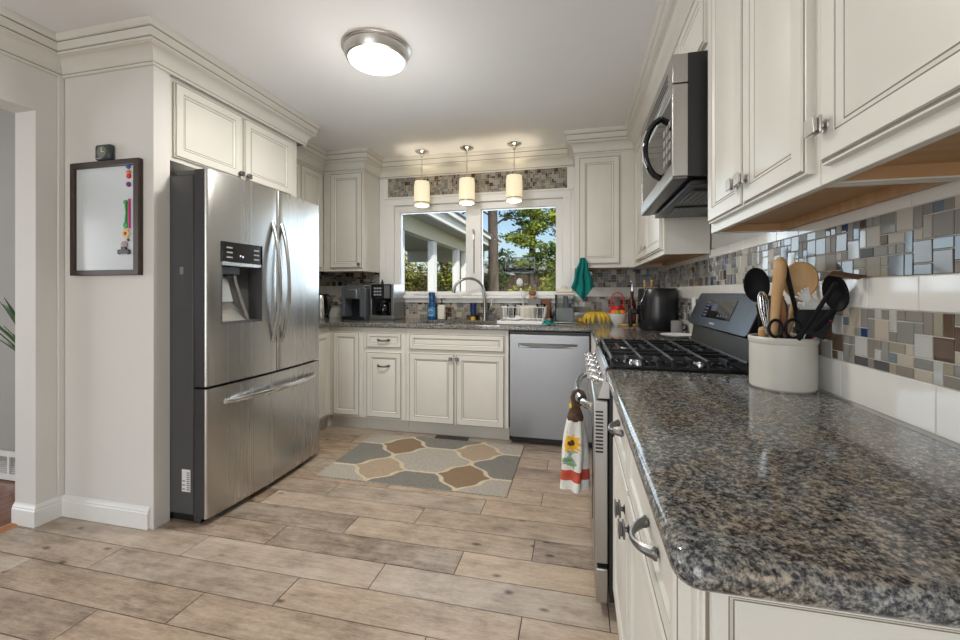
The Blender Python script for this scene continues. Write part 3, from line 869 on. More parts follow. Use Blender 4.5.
cp = b.build('control_panel', STEELM, rg, bevel=.003)
for i in range(5):
    y = 1.72 + .14 * i
    b = B(); ax = Vector((-.94, 0, .34)).normalized(); c = (.0895, y, .853)
    b.lathe([(.024, 0), (.024, .008), (.018, .012), (.017, .036), (.014, .040), (0, .040)], c, 18, axis=ax)
    b.box(c[0] - .052, c[0] - .034, y - .004, y + .004, .853, .880)
    b.build('knob', CHROME, cp)
b = B(); b.box(.112, .60, RY0 - .001, RY1 + .001, .898, .9155); ct = b.build('cooktop', BLACKG, rg, bevel=.004)
b = B(); b.box(.103, .135, RY0 - .001, RY0 + .03, .862, .9160); b.box(.103, .135, RY1 - .03, RY1 + .001, .862, .9160); b.build('end_cap', BLACK, rg, bevel=.006)
for x, y, r in ((.24, 1.80, .045), (.24, 2.20, .04), (.47, 1.80, .035), (.47, 2.20, .045), (.355, 2.0, .04)):
    b = B(); b.lathe([(r + .012, 0), (r + .012, .004), (r, .006), (r, .012), (r * .86, .016), (r * .8, .022), (0, .022)], (x, y, .9155), 20, m=[1, 1, 1, 0, 0, 0])
    b.build('burner', [IRON, CHROME], rg)


def grate(y0, y1):
    b = B(); zt = .954; h = .0075; w = .006
    xs = [.128, .235, .340, .455, .578]
    lx0, lx1 = xs[0] - w, xs[-1] + w
    for x in xs:
        b.add([(x - w, y0, zt - .004), (x + w, y0, zt - .004), (x - w * .6, y0, zt), (x + w * .6, y0, zt), (x - w, y1, zt - .004), (x + w, y1, zt - .004), (x - w * .6, y1, zt), (x + w * .6, y1, zt),
               (x - w, y0, zt - .016), (x + w, y0, zt - .016), (x - w, y1, zt - .016), (x + w, y1, zt - .016)],
              [(2, 3, 7, 6), (0, 2, 6, 4), (3, 1, 5, 7), (0, 4, 10, 8), (1, 9, 11, 5), (8, 10, 11, 9), (0, 1, 3, 2), (4, 6, 7, 5), (0, 8, 9, 1), (4, 5, 11, 10)])
        for y in (y0, y1 - .012): b.box(x - w, x + w, y, y + .012, .9157, zt - .006)
    for i in range(4):
        x = (xs[i] + xs[i + 1]) / 2
        for ya, yb in ((y0, y0 + .085), (y1 - .085, y1)):
            b.box(x - w, x + w, ya, yb, zt - .016, zt)
        for y in (y0, y1 - .012): b.box(x - w, x + w, y, y + .012, .9157, zt - .006)
    for y in (y0 + .085, (y0 + y1) / 2, y1 - .085): b.box(lx0, lx1, y - w, y + w, zt - .018, zt - .004)
    for y in (y0 + .004, y1 - .012): b.box(lx0, lx1, y, y + .008, .9157, .924)
    return b.build('grate', IRON, rg, bevel=.0015)


grate(1.622, 1.998); grate(2.004, 2.380)
bgd = B(); P = [(.575, .9155), (.66, .9155), (.66, 1.06), (.60, 1.06)]
vs = [(x, y, z) for y in (RY0 + .006, RY1 - .006) for x, z in P]
bgd.add(vs, [(0, 1, 2, 3), (7, 6, 5, 4)] + [(i, (i + 1) % 4, 4 + (i + 1) % 4, 4 + i) for i in range(4)]); bgo = bgd.build('backguard', BLACK, rg, bevel=.003)
P0, P1 = Vector((.568, 0, 1.038)), Vector((.632, 0, 1.192))
ou = Vector((-.93, 0, .37)).normalized()
cz = (P1 - P0).normalized(); L = (P1 - P0).length
Mc = Matrix(((0, ou.x, cz.x, P0.x), (1, 0, 0, 0), (0, ou.z, cz.z, P0.z), (0, 0, 0, 1)))
b = B(); b.T = Mc @ Matrix(((1, 0, 0, 0), (0, 0, -1, 0), (0, 1, 0, 0), (0, 0, 0, 1)))
rr = .022; ya, yb = RY0, RY1
poly = arc((ya + rr, rr), rr, 180, 270, 5) + arc((yb - rr, rr), rr, 270, 360, 5) + arc((yb - rr, L - rr), rr, 0, 90, 5) + arc((ya + rr, L - rr), rr, 90, 180, 5)
b.prism(poly, -.001, .030)
BGS = steel('backguard_steel', (.028, .031, .037), .30, (2, 20, 20))
con = b.build('console', BGS, rg, bevel=.003)
b = B(); b.T = Mc; b.box(1.83, 2.20, .0005, .003, .045, .135); scn = b.build('display', BLACKG, con)
b = B(); b.T = Mc
b.box(2.03, 2.10, .003, .0034, .08, .112)
for i in range(5): b.box(2.14 , 2.19, .003, .0034, .052 + i * .016, .060 + i * .016)
for i in range(4): b.box(1.86 + i * .035, 1.88 + i * .035, .003, .0034, .055, .066)
b.build('display_digits', SCREEN, scn)
b = B(); b.T = Mc
for i in range(7): b.box(1.985 + i * .010, 1.991 + i * .010, .0005, .0015, .018, .026)
b.build('badge', NICKEL, con)

# ------------------------------------------------------------------ microwave
mw = thing('microwave', 'stainless and black over-the-range microwave', 'microwave', (.51, 2.0, 1.60))
MY0, MY1 = 1.614, 2.388
b = B(); b.add([(.384, y, z) for y in (MY0, MY1) for z in (1.612, 2.05)] + [(.68, y, z) for y in (MY0, MY1) for z in (1.590, 2.05)],
               [(0, 1, 3, 2), (4, 6, 7, 5), (0, 4, 5, 1), (2, 3, 7, 6), (1, 5, 7, 3), (0, 2, 6, 4)]); b.build('body', BLACK, mw)
b = B(); b.box(.334, .386, MY0, MY1, 1.947, 2.05); b.build('vent_strip', STEELM, mw, bevel=.003)
b = B()
for i in range(3): b.box(.3325, .336, 1.70, 2.30, 1.975 + i * .018, 1.982 + i * .018)
b.build('vent_slot', BLACK, mw)
b = B(); b.T = Matrix(((0, 0, -1, .386), (1, 0, 0, 0), (0, 1, 0, 0), (0, 0, 0, 1)))
b.cells([MY0, MY0 + .025, MY1 - .03, MY1], [1.612, 1.665, 1.915, 1.943], lambda y, z: not (MY0 + .025 < y < MY1 - .03 and 1.665 < z < 1.915), 0, .052)
md = b.build('door', STEELM, mw, bevel=.003)
b = B(); b.box(.338, .380, MY0 + .20, MY1 - .03, 1.665, 1.915); b.build('door_window', BLACKG, md)
b = B(); b.box(.336, .380, MY0 + .025, MY0 + .20, 1.665, 1.915); kp = b.build('control_panel', BLACKG, md)
for i in range(4):
    for j in range(3):
        b = B(); b.box(.3355, .3365, MY0 + .045 + j * .05, MY0 + .08 + j * .05, 1.69 + i * .04, 1.715 + i * .04); b.build('button', GRAYC, kp)
b = B(); pts = [(.336 - .062 * sin(pi * t) ** .55 if 0 < t < 1 else .336, 1.845, 1.665 + .245 * t) for t in [i / 16 for i in range(17)]]
b.tube(pts, .0125, 10, flat=1.2, up=(0, 1, 0)); mh = b.build('handle', BLACKG, md)
b = B(); b.tube([(p[0] - .010, p[1] - .004, p[2]) for p in pts[3:14]], .006, 8); b.build('handle_strip', CHROME, mh)
b = B(); b.box(.40, .66, MY0 + .03, MY1 - .03, 1.586, 1.604)
for y in (1.72, 2.05): b.box(.43, .60, y, y + .25, 1.580, 1.588)
bm_ = b.build('bottom_vent', BLACK, mw, bevel=.004)
b = B()
for y in (1.735, 2.065):
    for i in range(7): b.box(.445 + i * .021, .455 + i * .021, y, y + .22, 1.578, 1.581)
b.build('grease_filter', PEWTER, bm_)
b = B(); b.box(.336, .384, MY0 + .01, MY1 - .01, 1.606, 1.613); b.build('bottom_lip', PEWTER, mw)

# ------------------------------------------------------------------ ceiling lamp and pendants
cl = thing('ceiling_light', 'round flush ceiling light with a brushed nickel ring and glowing dome', 'lamp', (-1.065, 2.085, ZC - .10))
c = (-1.065, 2.085, ZC)
b = B(); b.lathe([(.185, -.0005), (.185, -.012), (.178, -.016), (.178, -.020), (.172, -.024), (.168, -.05), (.160, -.066), (.150, -.070), (.150, -.055)], c, 48); b.build('ring', NICKEL, cl)
b = B(); b.lathe([(.150, -.060), (.147, -.074), (.120, -.086), (.07, -.094), (0, -.097)], c, 40); b.build('dome', DOME, cl)
pl = []
for i, (x, y) in enumerate([(-1.427, 3.705), (-.988, 3.705), (-.549, 3.70)]):
    lab = ['leftmost pendant lamp over the sink', 'middle pendant lamp over the sink, above the faucet', 'rightmost pendant lamp over the sink, above the dish rack'][i]
    lab = lab.replace('pendant lamp', 'cream drum pendant lamp')
    if i == 0:
        t = thing('pendant_lamp', lab, 'lamp', (x, y, 2.01), 'pendant lamps over the sink'); p0 = t
        b = B(); b.lathe([(.066, ZC - .0005), (.066, ZC - .006), (.058, ZC - .014), (.030, ZC - .026), (.014, ZC - .034), (.012, ZC - .055), (.004, ZC - .058)], (x, y, 0), 28); b.build('canopy', CHROME, t)
        b = B(); b.tube([(x, y, ZC - .05), (x, y, 2.20)], .004, 8)
        b.tube([(x - .066, y, 2.185), (x + .066, y, 2.185)], .003, 6); b.tube([(x, y - .066, 2.185), (x, y + .066, 2.185)], .003, 6)
        b.lathe([(.015, 2.17), (.015, 2.205), (.005, 2.21)], (x, y, 0), 12); b.build('rod', NICKEL, t)
        b = B(); b.lathe([(.068, 2.012), (.0715, 2.05), (.0735, 2.13), (.0720, 2.20), (.067, 2.237), (.0655, 2.237), (.070, 2.20), (.0715, 2.13), (.0695, 2.05), (.066, 2.012)], (x, y, 0), 32); sh = b.build('shade', SHADE, t)
        b = B(); b.lathe([(.0705, 2.030), (.072, 2.034), (.0735, 2.040), (.073, 2.041), (.071, 2.036)], (x, y, 0), 32); b.build('ring', NICKEL, sh)
        b = B(); b.lathe([(0, 2.004), (.05, 2.004), (.064, 2.010), (.064, 2.016), (0, 2.016)], (x, y, 0), 28); b.build('diffuser', BULB, t)
    else:
        dup(p0, (x, y, 2.01), lab, 'pendant lamps over the sink')
    lamp('pendant_bulb', 'POINT', (x, y, 2.13), 3.6, (1, .90, .76), shadow_soft_size=.02)
lamp('ceiling_bulb', 'AREA', (-1.065, 2.085, ZC - .105), 24, (1, .955, .89), shape='DISK', size=.28)

lamp('ceiling_glow', 'POINT', (-1.065, 2.085, ZC - .50), 7, (1, .96, .90), shadow_soft_size=.14)

# ------------------------------------------------------------------ rug, floor vent, wall vent
b = B(); NX, NY = 280, 186; RX0, RX1, RYa, RYb = -1.655, -.400, 2.39, 3.215
rug_m = [mottled(n_, c1, tuple(v * .58 for v in c1), 130, .95, bump=.4, bump_d=.002) for n_, c1 in
         (('rug_cream', (.78, .68, .49)), ('rug_ivory', (.53, .485, .42)), ('rug_gray', (.27, .262, .235)), ('rug_brown', (.33, .225, .14)), ('rug_tan', (.53, .405, .29)))]


def rug_id(x, y):
    dx, dy = (x - .515) / .47, (y - .5) / .5
    i, j = round(dx), round(dy); fx, fy = abs(dx - i), abs(dy - j)
    s = fy / .5
    bd = .5 - .33 * s + .030 * sin(2 * pi * s * 1.5) * (1 - s * .3)
    d = (fx - bd) * .47 * 1.25 * .80
    if abs(d) < .0125 : return 0
    if d < 0 and 0.5 - fy < .022: return 0
    if d < 0: return 1 if (i + j) % 2 == 0 else 2
    ci, cj = math.floor(dx), math.floor(dy)
    return 3 if (ci + cj) % 2 == 1 else 4


vs = [(RX0 + (RX1 - RX0) * i / NX, RYa + (RYb - RYa) * j / NY, .009) for j in range(NY + 1) for i in range(NX + 1)]
fs = []; ms = []
for j in range(NY):
    for i in range(NX):
        fs.append((j * (NX + 1) + i, j * (NX + 1) + i + 1, (j + 1) * (NX + 1) + i + 1, (j + 1) * (NX + 1) + i)); ms.append(rug_id((i + .5) / NX, (j + .5) / NY))
b.add(vs, fs, ms)
b.box(RX0, RX1, RYa, RYb, .0005, .0085, 1)
tag(b.build('area_rug', rug_m, loc=(-1.03, 2.8, 0)), 'lattice patterned rug in brown, gray and ivory before the sink', 'rug')
b = B(); b.box(-1.14, -.86, 3.226, 3.31, .0005, .005)
fv = tag(b.build('floor_vent', mat('vent_brown', (.06, .045, .035), .5), bevel=.001), 'dark slotted floor register under the sink cabinet toe kick', 'vent')
b = B()
for i in range(14): b.box(-1.13 + i * .0195, -1.118 + i * .0195, 3.235, 3.30, .0045, .0055)
b.build('slots', BLACK, fv)
wv = thing('wall_vent', 'white louvered return air vent low on the dining room wall', 'vent', (-3.55, 1.905, .01))
b = B(); b.T = Matrix(((1, 0, 0, 0), (0, 0, -1, 1.8985), (0, 1, 0, 0), (0, 0, 0, 1)))
b.cells([-3.80, -3.765, -3.515, -3.495, -3.335, -3.315, -3.16, -3.13], [.012, .045, .155, .19], lambda x, z: not (.045 < z < .155 and any(a < x < c for a, c in ((-3.765, -3.515), (-3.495, -3.335), (-3.315, -3.16)))), 0, .010)
b.build('frame', TRIM, wv)
b = B()
for i in range(9): b.box(-3.77, -3.155, 1.896, 1.8985, .046 + i * .012, .053 + i * .012)
b.build('louver', mat('vent_gray', (.42, .42, .41), .5), wv)

# ------------------------------------------------------------------ whiteboard with magnets, clock
wbd = thing('whiteboard', 'small whiteboard in a dark brown frame hung on the wall return', 'whiteboard', (-2.41, YP, 1.284))
b = B(); b.T = Matrix(((1, 0, 0, 0), (0, 0, -1, YP - .001), (0, 1, 0, 0), (0, 0, 0, 1)))
b.cells([-2.602, -2.575, -2.178, -2.144], [1.283, 1.310, 1.842, 1.873], lambda x, z: not (-2.575 < x < -2.178 and 1.310 < z < 1.842), 0, .026)
b.build('frame', mottled('dark_frame', (.035, .020, .014), (.05, .028, .018), 12, .45), wbd, bevel=.003)
b = B(); b.box(-2.577, -2.176, YP - .012, YP - .002, 1.308, 1.844); b.build('board', mat('board_white', (.66, .70, .72), .18), wbd)
yb = YP - .0125
for col, nm, x, z in (((.02, .12, .42), 'blue', -2.222, 1.836), ((.80, .18, .02), 'orange', -2.220, 1.806), ((.60, .02, .03), 'red', -2.219, 1.786), ((.18, .03, .22), 'purple', -2.221, 1.745)):
    b = B(); b.lathe([(.013, 0), (.013, .005), (.010, .008), (0, .008)], (x, yb, z), 14, axis=(0, -1, 0))
    tag(b.build('round_magnet', mat('magnet_' + nm, col, .4)), f'round {nm} magnet on the right edge of the whiteboard', 'magnet', 'round magnets on the whiteboard')
b = B(); b.tube([(-2.236, yb - .005, 1.66), (-2.232, yb - .005, 1.60), (-2.236, yb - .005, 1.54)], [.006, .0045, .006], 8); b.lathe([(.011, 0), (.011, .008), (0, .008)], (-2.237, yb, 1.655), 12, axis=(0, -1, 0)); b.lathe([(.015, 0), (.015, .008), (0, .008)], (-2.236, yb, 1.537), 12, axis=(0, -1, 0))
tag(b.build('magnet_clip', GREEN), 'long green magnet on the whiteboard above the flower', 'magnet')
b = B(); b.tube([(-2.214, yb - .005, 1.67), (-2.213, yb - .005, 1.52)], .005, 8)
tag(b.build('marker_pen', mat('pink_pen', (.65, .05, .25), .4)), 'pink marker clipped along the right edge of the whiteboard', 'marker')
b = B()
for i in range(6): b.ball((-2.238 + .017 * cos(i * pi / 3), yb - .004, 1.495 + .017 * sin(i * pi / 3)), .011, 0, 8, (1, .35, 1))
b.ball((-2.238, yb - .006, 1.495), .010, 1, 8, (1, .5, 1)); b.ball((-2.222, yb - .004, 1.462), .008, 2, 8, (1, .5, 1))
tag(b.build('flower_magnet', [mat('magnet_cream', (.72, .62, .25), .5), REDP, mat('magnet_plum', (.15, .03, .08), .5)]), 'yellow flower magnet with a red centre on the whiteboard', 'magnet')
cm = thing('photo_clip_magnet', 'black clip magnet with a round pink face at the lower right of the whiteboard', 'magnet', (-2.245, yb, 1.39))
b = B(); b.box(-2.282, -2.212, yb - .012, yb, 1.392, 1.412); b.ball((-2.276, yb - .006, 1.402), .014, 0, 8, (1, .4, 1)); b.ball((-2.219, yb - .006, 1.402), .014, 0, 8, (1, .4, 1)); b.box(-2.262, -2.232, yb - .010, yb, 1.405, 1.428); b.build('clip', BLACK, cm)
b = B(); b.lathe([(.020, 0), (.020, .006), (.015, .009), (0, .009)], (-2.247, yb, 1.437), 16, axis=(0, -1, 0)); b.build('face_disc', mat('magnet_pink', (.42, .30, .31), .5), cm)
ck = thing('small_clock', 'small square dark clock perched on top of the whiteboard frame', 'clock', (-2.375, YP - .02, 1.8745))
b = B(); b.box(-2.426, -2.324, YP - .032, YP - .001, 1.8745, 1.957); b.build('case', mat('clock_case', (.03, .045, .045), .35), ck, bevel=.012)
b = B(); b.lathe([(.030, 0), (.030, .0015), (0, .0015)], (-2.375, YP - .0315, 1.916), 24, axis=(0, -1, 0)); fc = b.build('dial', mat('clock_dial', (.16, .17, .13), .4), ck)
b = B(); b.box(-2.3765, -2.3735, YP - .0345, YP - .033, 1.916, 1.938); b.box(-2.375, -2.359, YP - .0345, YP - .033, 1.9145, 1.9175); b.build('hands', WHITEP, fc)

# ------------------------------------------------------------------ dining room plant on a stand
ps = thing('plant_stand', 'dark wooden plant stand beyond the doorway', 'stand', (-2.940, 1.72, 0))
b = B(); b.lathe([(0, .56), (.080, .56), (.080, .58), (0, .58)], (-2.940, 1.72, 0), 24); b.build('top', WOOD, ps)
for a in (45, 135, 225, 315):
    b = B(); b.tube([(-2.940 + .072 * cos(radians(a)), 1.72 + .072 * sin(radians(a)), .003), (-2.940 + .06 * cos(radians(a)), 1.72 + .06 * sin(radians(a)), .56)], .010, 8); b.build('leg', WOOD, ps)
pp = thing('potted_plant', 'leafy green potted plant on the stand beyond the doorway', 'plant', (-2.940, 1.72, .58))
b = B(); b.lathe([(0, .5805), (.055, .5805), (.072, .70), (.076, .705), (.068, .705), (.064, .69), (0, .685)], (-2.940, 1.72, 0), 24); b.build('pot', STONE, pp)
b = B(); r2 = random.Random(5)
for k in range(46):
    a = r2.uniform(pi * .45, pi * 1.55) if k % 3 else r2.uniform(0, 2 * pi); ln = r2.uniform(.22, .58); out = r2.uniform(.12, .36) * ln / .45
    out = min(out, .16 if sin(a) > .3 else .34)
    if cos(a) > .1: out = min(out, .10)
    pts = []
    for i in range(7):
        t = i / 6; pts.append(Vector((-2.940 + cos(a) * out * t ** 1.4 + .02 * cos(a), 1.72 + sin(a) * out * .7 * t ** 1.4, .69 + ln * (t - .18 * t * t))))
    wv_ = [.004, .010, .013, .013, .010, .006, .0008]; sd = Vector((-sin(a), cos(a), .15))
    vs = []; fs = []
    for p, w in zip(pts, wv_): vs += [tuple(p - sd * w), tuple(p + Vector((0, 0, -.003))), tuple(p + sd * w)]
    for i in range(6): fs += [(i * 3, i * 3 + 1, i * 3 + 4, i * 3 + 3), (i * 3 + 1, i * 3 + 2, i * 3 + 5, i * 3 + 4)]
    b.add(vs, fs)
lf = b.build('leaves', LEAF, pp); sm = lf.modifiers.new('thick', 'SOLIDIFY'); sm.thickness = .0012


# ------------------------------------------------------------------ things on the back counter
ZB = .9352
# pod coffee maker
t = thing('pod_coffee_maker', 'dark gray single-serve pod coffee maker left of the drip coffee maker', 'coffee maker', (-2.07, 3.70, ZB))
CMG = mat('coffee_maker_gray', (.11, .125, .145), .28); BTN = mat('button_gray', (.35, .36, .38), .4); SLV = mat('coffee_maker_silver', (.36, .37, .38), .3, .9)
b = B(); b.box(-2.20, -1.945, 3.60, 3.86, ZB, 1.255)
b = B()
b.box(-2.20, -1.945, 3.72, 3.87, ZB, 1.235); b.box(-2.20, -2.165, 3.585, 3.73, ZB, 1.235); b.box(-2.01, -1.945, 3.585, 3.73, ZB, 1.235); b.box(-2.17, -2.00, 3.58, 3.73, 1.13, 1.235)
b.build('body', CMG, t, bevel=.006)
b = B(); b.box(-2.165, -2.01, 3.715, 3.722, .965, 1.13); b.build('brew_bay', mat('bay_blue_black', (.012, .02, .03), .3), t)
b = B(); b.box(-2.155, -2.03, 3.572, 3.60, 1.135, 1.225); b.build('brew_head', SLV, t, bevel=.01)
b = B(); b.box(-2.19, -1.955, 3.59, 3.85, 1.235, 1.262); b.box(-2.19, -1.96, 3.583, 3.60, 1.236, 1.246); b.build('lid', SLV, t, bevel=.008)
b = B(); b.box(-1.998, -1.955, 3.579, 3.588, .95, 1.225); b.build('side_strip', mat('strip_gray', (.20, .21, .22), .35, .6), t)
b = B(); b.box(-2.19, -1.955, 3.565, 3.72, ZB + .0005, .965); b.build('drip_tray', BLACK, t, bevel=.004)
# drip coffee maker
t = thing('drip_coffee_maker', 'black and steel drip coffee maker with a glass carafe beside the window casing', 'coffee maker', (-1.79, 3.70, ZB))
b = B(); b.box(-1.915, -1.67, 3.60, 3.86, ZB + .0005, .975); b.box(-1.915, -1.895, 3.61, 3.86, .97, 1.27); b.box(-1.70, -1.67, 3.61, 3.86, .97, 1.27); b.box(-1.90, -1.69, 3.76, 3.86, .97, 1.27)
b.build('body', SLV, t, bevel=.005)
b = B(); b.box(-1.897, -1.698, 3.60, 3.77, 1.135, 1.272); b.box(-1.897, -1.698, 3.757, 3.762, .975, 1.14); hd = b.build('brew_head', BLACKG, t, bevel=.004)
b = B(); b.box(-1.76, -1.705, 3.594, 3.602, 1.14, 1.262); b.build('front_panel', SLV, t)
for i in range(3):
    for j in range(3):
        b = B(); b.box(-1.868 + i * .028, -1.848 + i * .028, 3.5985, 3.6005, 1.165 + j * .03, 1.180 + j * .03); b.build('button', BTN, hd)
b = B(); b.lathe([(0, .977), (.062, .977), (.072, 1.0), (.075, 1.04), (.062, 1.085), (.05, 1.10)], (-1.80, 3.68, 0), 24); cf = b.build('carafe', glass('carafe_glass', (.25, .25, .26), .9), t)
b = B(); b.lathe([(.052, 1.098), (.054, 1.118), (.03, 1.128), (0, 1.13)], (-1.80, 3.68, 0), 20); b.tube([(-1.745, 3.66, 1.10), (-1.722, 3.64, 1.09), (-1.718, 3.635, 1.04), (-1.732, 3.645, 1.0)], .008, 8); b.build('carafe_handle', BLACK, cf)
b = B(); b.lathe([(0, .98), (.060, .98), (.070, 1.0), (.072, 1.02), (0, 1.02)], (-1.80, 3.68, 0), 20); b.build('coffee', mat('coffee', (.02, .008, .004), .2), cf)
b = B(); b.lathe([(.014, 0), (.014, .02), (.006, .03), (.006, .045), (0, .045)], (-1.83, 3.70, 1.272), 12); b.build('lid_knob', BLACK, t)
# kettle half hidden by the refrigerator
t = thing('electric_kettle', 'steel kettle with a black handle half hidden behind the refrigerator', 'kettle', (-2.45, 3.62, ZB))
b = B(); b.lathe([(0, ZB + .0005), (.085, ZB + .0005), (.088, .96), (.075, 1.12), (.065, 1.165), (.03, 1.18), (0, 1.183)], (-2.45, 3.62, 0), 28); b.build('body', CHROME, t)
b = B(); b.tube([(-2.39, 3.60, 1.165), (-2.345, 3.585, 1.17), (-2.318, 3.58, 1.13), (-2.320, 3.58, 1.05), (-2.345, 3.585, .985), (-2.37, 3.59, .965)], .013, 10); b.build('handle', BLACK, t)
# blue bottle
def bottle(name, label, x, y, prof, mats, cat='bottle', n=20, z=ZB + .0003):
    b = B(); b.lathe([(r, z + h) for r, h in prof], (x, y, 0), n); return tag(b.build(name, mats), label, cat)
t = thing('dish_soap_bottle', 'tall blue dish soap bottle standing at the sink beside the cream dispenser', 'bottle', (-1.355, 3.78, ZB))
b = B(); b.lathe([(0, .0003), (.040, .0003), (.045, .01), (.046, .075), (.038, .125), (.028, .15), (.026, .17)], (-1.355, 3.78, ZB), 24, sx=1, sy=.65); b.build('bottle', BLUEB, t)
b = B(); b.lathe([(.028, .168), (.030, .172), (.034, .255), (.030, .26), (0, .26)], (-1.355, 3.78, ZB), 20, sx=.95, sy=.75); b.build('cap', BLUEB, t)
b = B(); b.lathe([(.0462, .03), (.0464, .075), (.0405, .115)], (-1.355, 3.78, ZB), 16, a0=radians(215), a1=radians(325), sx=1, sy=.66); b.build('label', mat('label_pale_blue', (.06, .22, .42), .4), t)
b = B(); b.T = Matrix.Translation((-1.355, 3.7475, ZB))
b.tube([(-.02, 0, .085), (-.003, -.001, .105), (.016, 0, .083)], .003, 6); b.tube([(-.022, 0, .045), (.0, -.001, .040), (.022, 0, .046)], .003, 6); b.build('label_mark', WHITEP, t)
t = thing('soap_dispenser', 'cream square soap dispenser with a black pump beside the blue bottle', 'soap dispenser', (-1.263, 3.80, ZB))
b = B(); b.box(-1.298, -1.228, 3.775, 3.825, ZB + .0003, 1.075); b.build('bottle', CREAMP, t, bevel=.008)
b = B(); b.lathe([(.016, 0), (.016, .02), (.006, .022), (.006, .05), (.011, .052), (.011, .062), (0, .062)], (-1.263, 3.80, 1.075), 14); b.tube([(-1.263, 3.80, 1.13), (-1.263, 3.765, 1.127)], .005, 8); b.build('pump', BLACK, t)
t = thing('scrub_bottle', 'small navy bottle with a yellow base standing left of the faucet', 'bottle', (-.953, 3.80, ZB))
b = B(); b.lathe([(.022, .03), (.026, .04), (.027, .07), (.031, .15), (.033, .155), (.033, .162), (0, .162)], (-.953, 3.80, ZB), 18, sy=.7); b.build('bottle', NAVY, t)
b = B(); b.lathe([(0, .0003), (.022, .0003), (.023, .03), (.021, .032)], (-.953, 3.80, ZB), 18); b.build('cap', YELLOW, t)
# sponge dish on the sill
b = B(); b.lathe([(0, 0), (.055, 0), (.085, .010), (.088, .016), (.08, .016), (.055, .006), (0, .005)], (-1.50, 3.872, 1.1642), 24, sy=.38)
tag(b.build('soap_dish', WHITEP), 'shallow white dish lying on the window sill', 'dish')
# dish drying area
t = thing('dish_drainer', 'white dish drainer tray with low wire rack right of the sink', 'dish rack', (-.40, 3.50, ZB))
b = B(); b.box(-.62, -.235, 3.335, 3.70, ZB + .001, ZB + .010)
for x0, x1, y0, y1 in ((-.635, -.620, 3.32, 3.715), (-.235, -.220, 3.32, 3.715), (-.62, -.235, 3.32, 3.335), (-.62, -.235, 3.70, 3.715)): b.box(x0, x1, y0, y1, ZB + .001, ZB + .030)
b.build('tray', WHITEP, t, bevel=.005)
b = B(); zt = ZB + .14
for z, i in ((ZB + .05, 0), (zt, -.012)):
    q = [(-.59 + i, 3.36 + i, z), (-.265 - i, 3.36 + i, z), (-.265 - i, 3.68 - i, z), (-.59 + i, 3.68 - i, z), (-.59 + i, 3.36 + i, z)]; b.tube(q, .0035, 6)
for k in range(9):
    x = -.585 + k * .0395
    b.tube([(x, 3.352, zt), (x, 3.362, ZB + .05), (x, 3.40, ZB + .02), (x, 3.64, ZB + .02), (x, 3.678, ZB + .05), (x, 3.69, zt)], .002, 6)
for k in range(7):
    y = 3.38 + k * .047
    for x in (-.597, -.258): b.tube([(x, y, zt), (x + (.007 if x < -.4 else -.007), y, ZB + .05)], .002, 6)
for x in (-.58, -.275):
    for y in (3.40, 3.64): b.tube([(x, y, ZB + .011), (x, y, ZB + .05)], .004, 6)
b.build('rack', WHITEP, t)
t = tag((lambda b: (b.lathe([(0, ZB + .034), (.058, ZB + .034), (.066, ZB + .05), (.075, ZB + .145), (.071, ZB + .145), (.062, ZB + .052), (0, ZB + .045)], (-.40, 3.47, 0), 40), b.build('ribbed_cup', mottled('ribbed_cream', (.66, .62, .50), (.74, .70, .60), 30, .35)))[1])(B()), 'cream ribbed container in the dish drainer', 'container')
b = B(); b.lathe([(0, ZB + .034), (.028, ZB + .034), (.040, ZB + .155), (.038, ZB + .155), (.026, ZB + .040), (0, ZB + .040)], (-.535, 3.45, 0), 24)
tag(b.build('drinking_glass', CLEAR), 'clear plastic tumbler at the left end of the dish drainer', 'glass')
b = B(); b.lathe([(0, ZB + .034), (.030, ZB + .034), (.040, ZB + .16), (.038, ZB + .16), (.028, ZB + .040), (0, ZB + .040)], (-.300, 3.56, 0), 24)
tag(b.build('drinking_glass', CLEAR), 'clear plastic tumbler at the right end of the dish drainer', 'glass')
b = B(); b.T = Matrix.Translation((-.50, 3.40, ZB + .034)) @ Matrix.Rotation(radians(12), 4, 'X'); b.lathe([(.0, .0), (.05, .003), (.065, .02), (.063, .022), (.048, .006), (0, .004)], (0, 0, 0), 24)
tag(b.build('small_bowl', WHITEP), 'small white bowl lying at the front left of the dish drainer', 'bowl')
# utensil caddy behind with brushes
t = thing('dish_brush', 'white long handled dish brush standing upright in the window', 'brush', (-.47, 3.74, ZB))
b = B(); b.tube([(-.465, 3.775, ZB + .06), (-.485, 3.765, 1.14), (-.50, 3.76, 1.235)], [.006, .006, .007], 8); b.build('handle', WHITEP, t)
b = B(); b.ball((-.508, 3.757, 1.285), .034, 0, 14, (.85, .6, 1.15)); b.build('head', WHITEP, t)
b = B(); b.lathe([(0, ZB + .0005), (.036, ZB + .0005), (.040, ZB + .13), (.037, ZB + .13), (.033, ZB + .006), (0, ZB + .006)], (-.465, 3.80, 0), 20)
tag(b.build('utensil_cup', GRAYC), 'gray cup holding the dish brush behind the drainer', 'cup')
t = thing('scrub_brush', 'round brown bristle scrub brush perched behind the dish drainer', 'brush', (-.435, 3.72, 1.15))
b = B(); b.lathe([(0, 1.135), (.03, 1.137), (.034, 1.15), (.02, 1.165), (.012, 1.17)], (-.395, 3.78, 0), 16); b.build('block', WOOD, t)
b = B(); b.ball((-.395, 3.78, 1.19), .036, 0, 12, (1, .9, .8)); b.build('bristles', mottled('bristle_brown', (.22, .12, .07), (.34, .20, .12), 90, .9, bump=.8), t)
b = B(); b.box(-.435, -.315, 3.745, 3.80, ZB + .0005, 1.135); tag(b.build('sponge_caddy', mat('caddy_gray', (.22, .22, .22), .5), bevel=.004), 'gray upright sponge caddy under the round scrub brush', 'caddy')
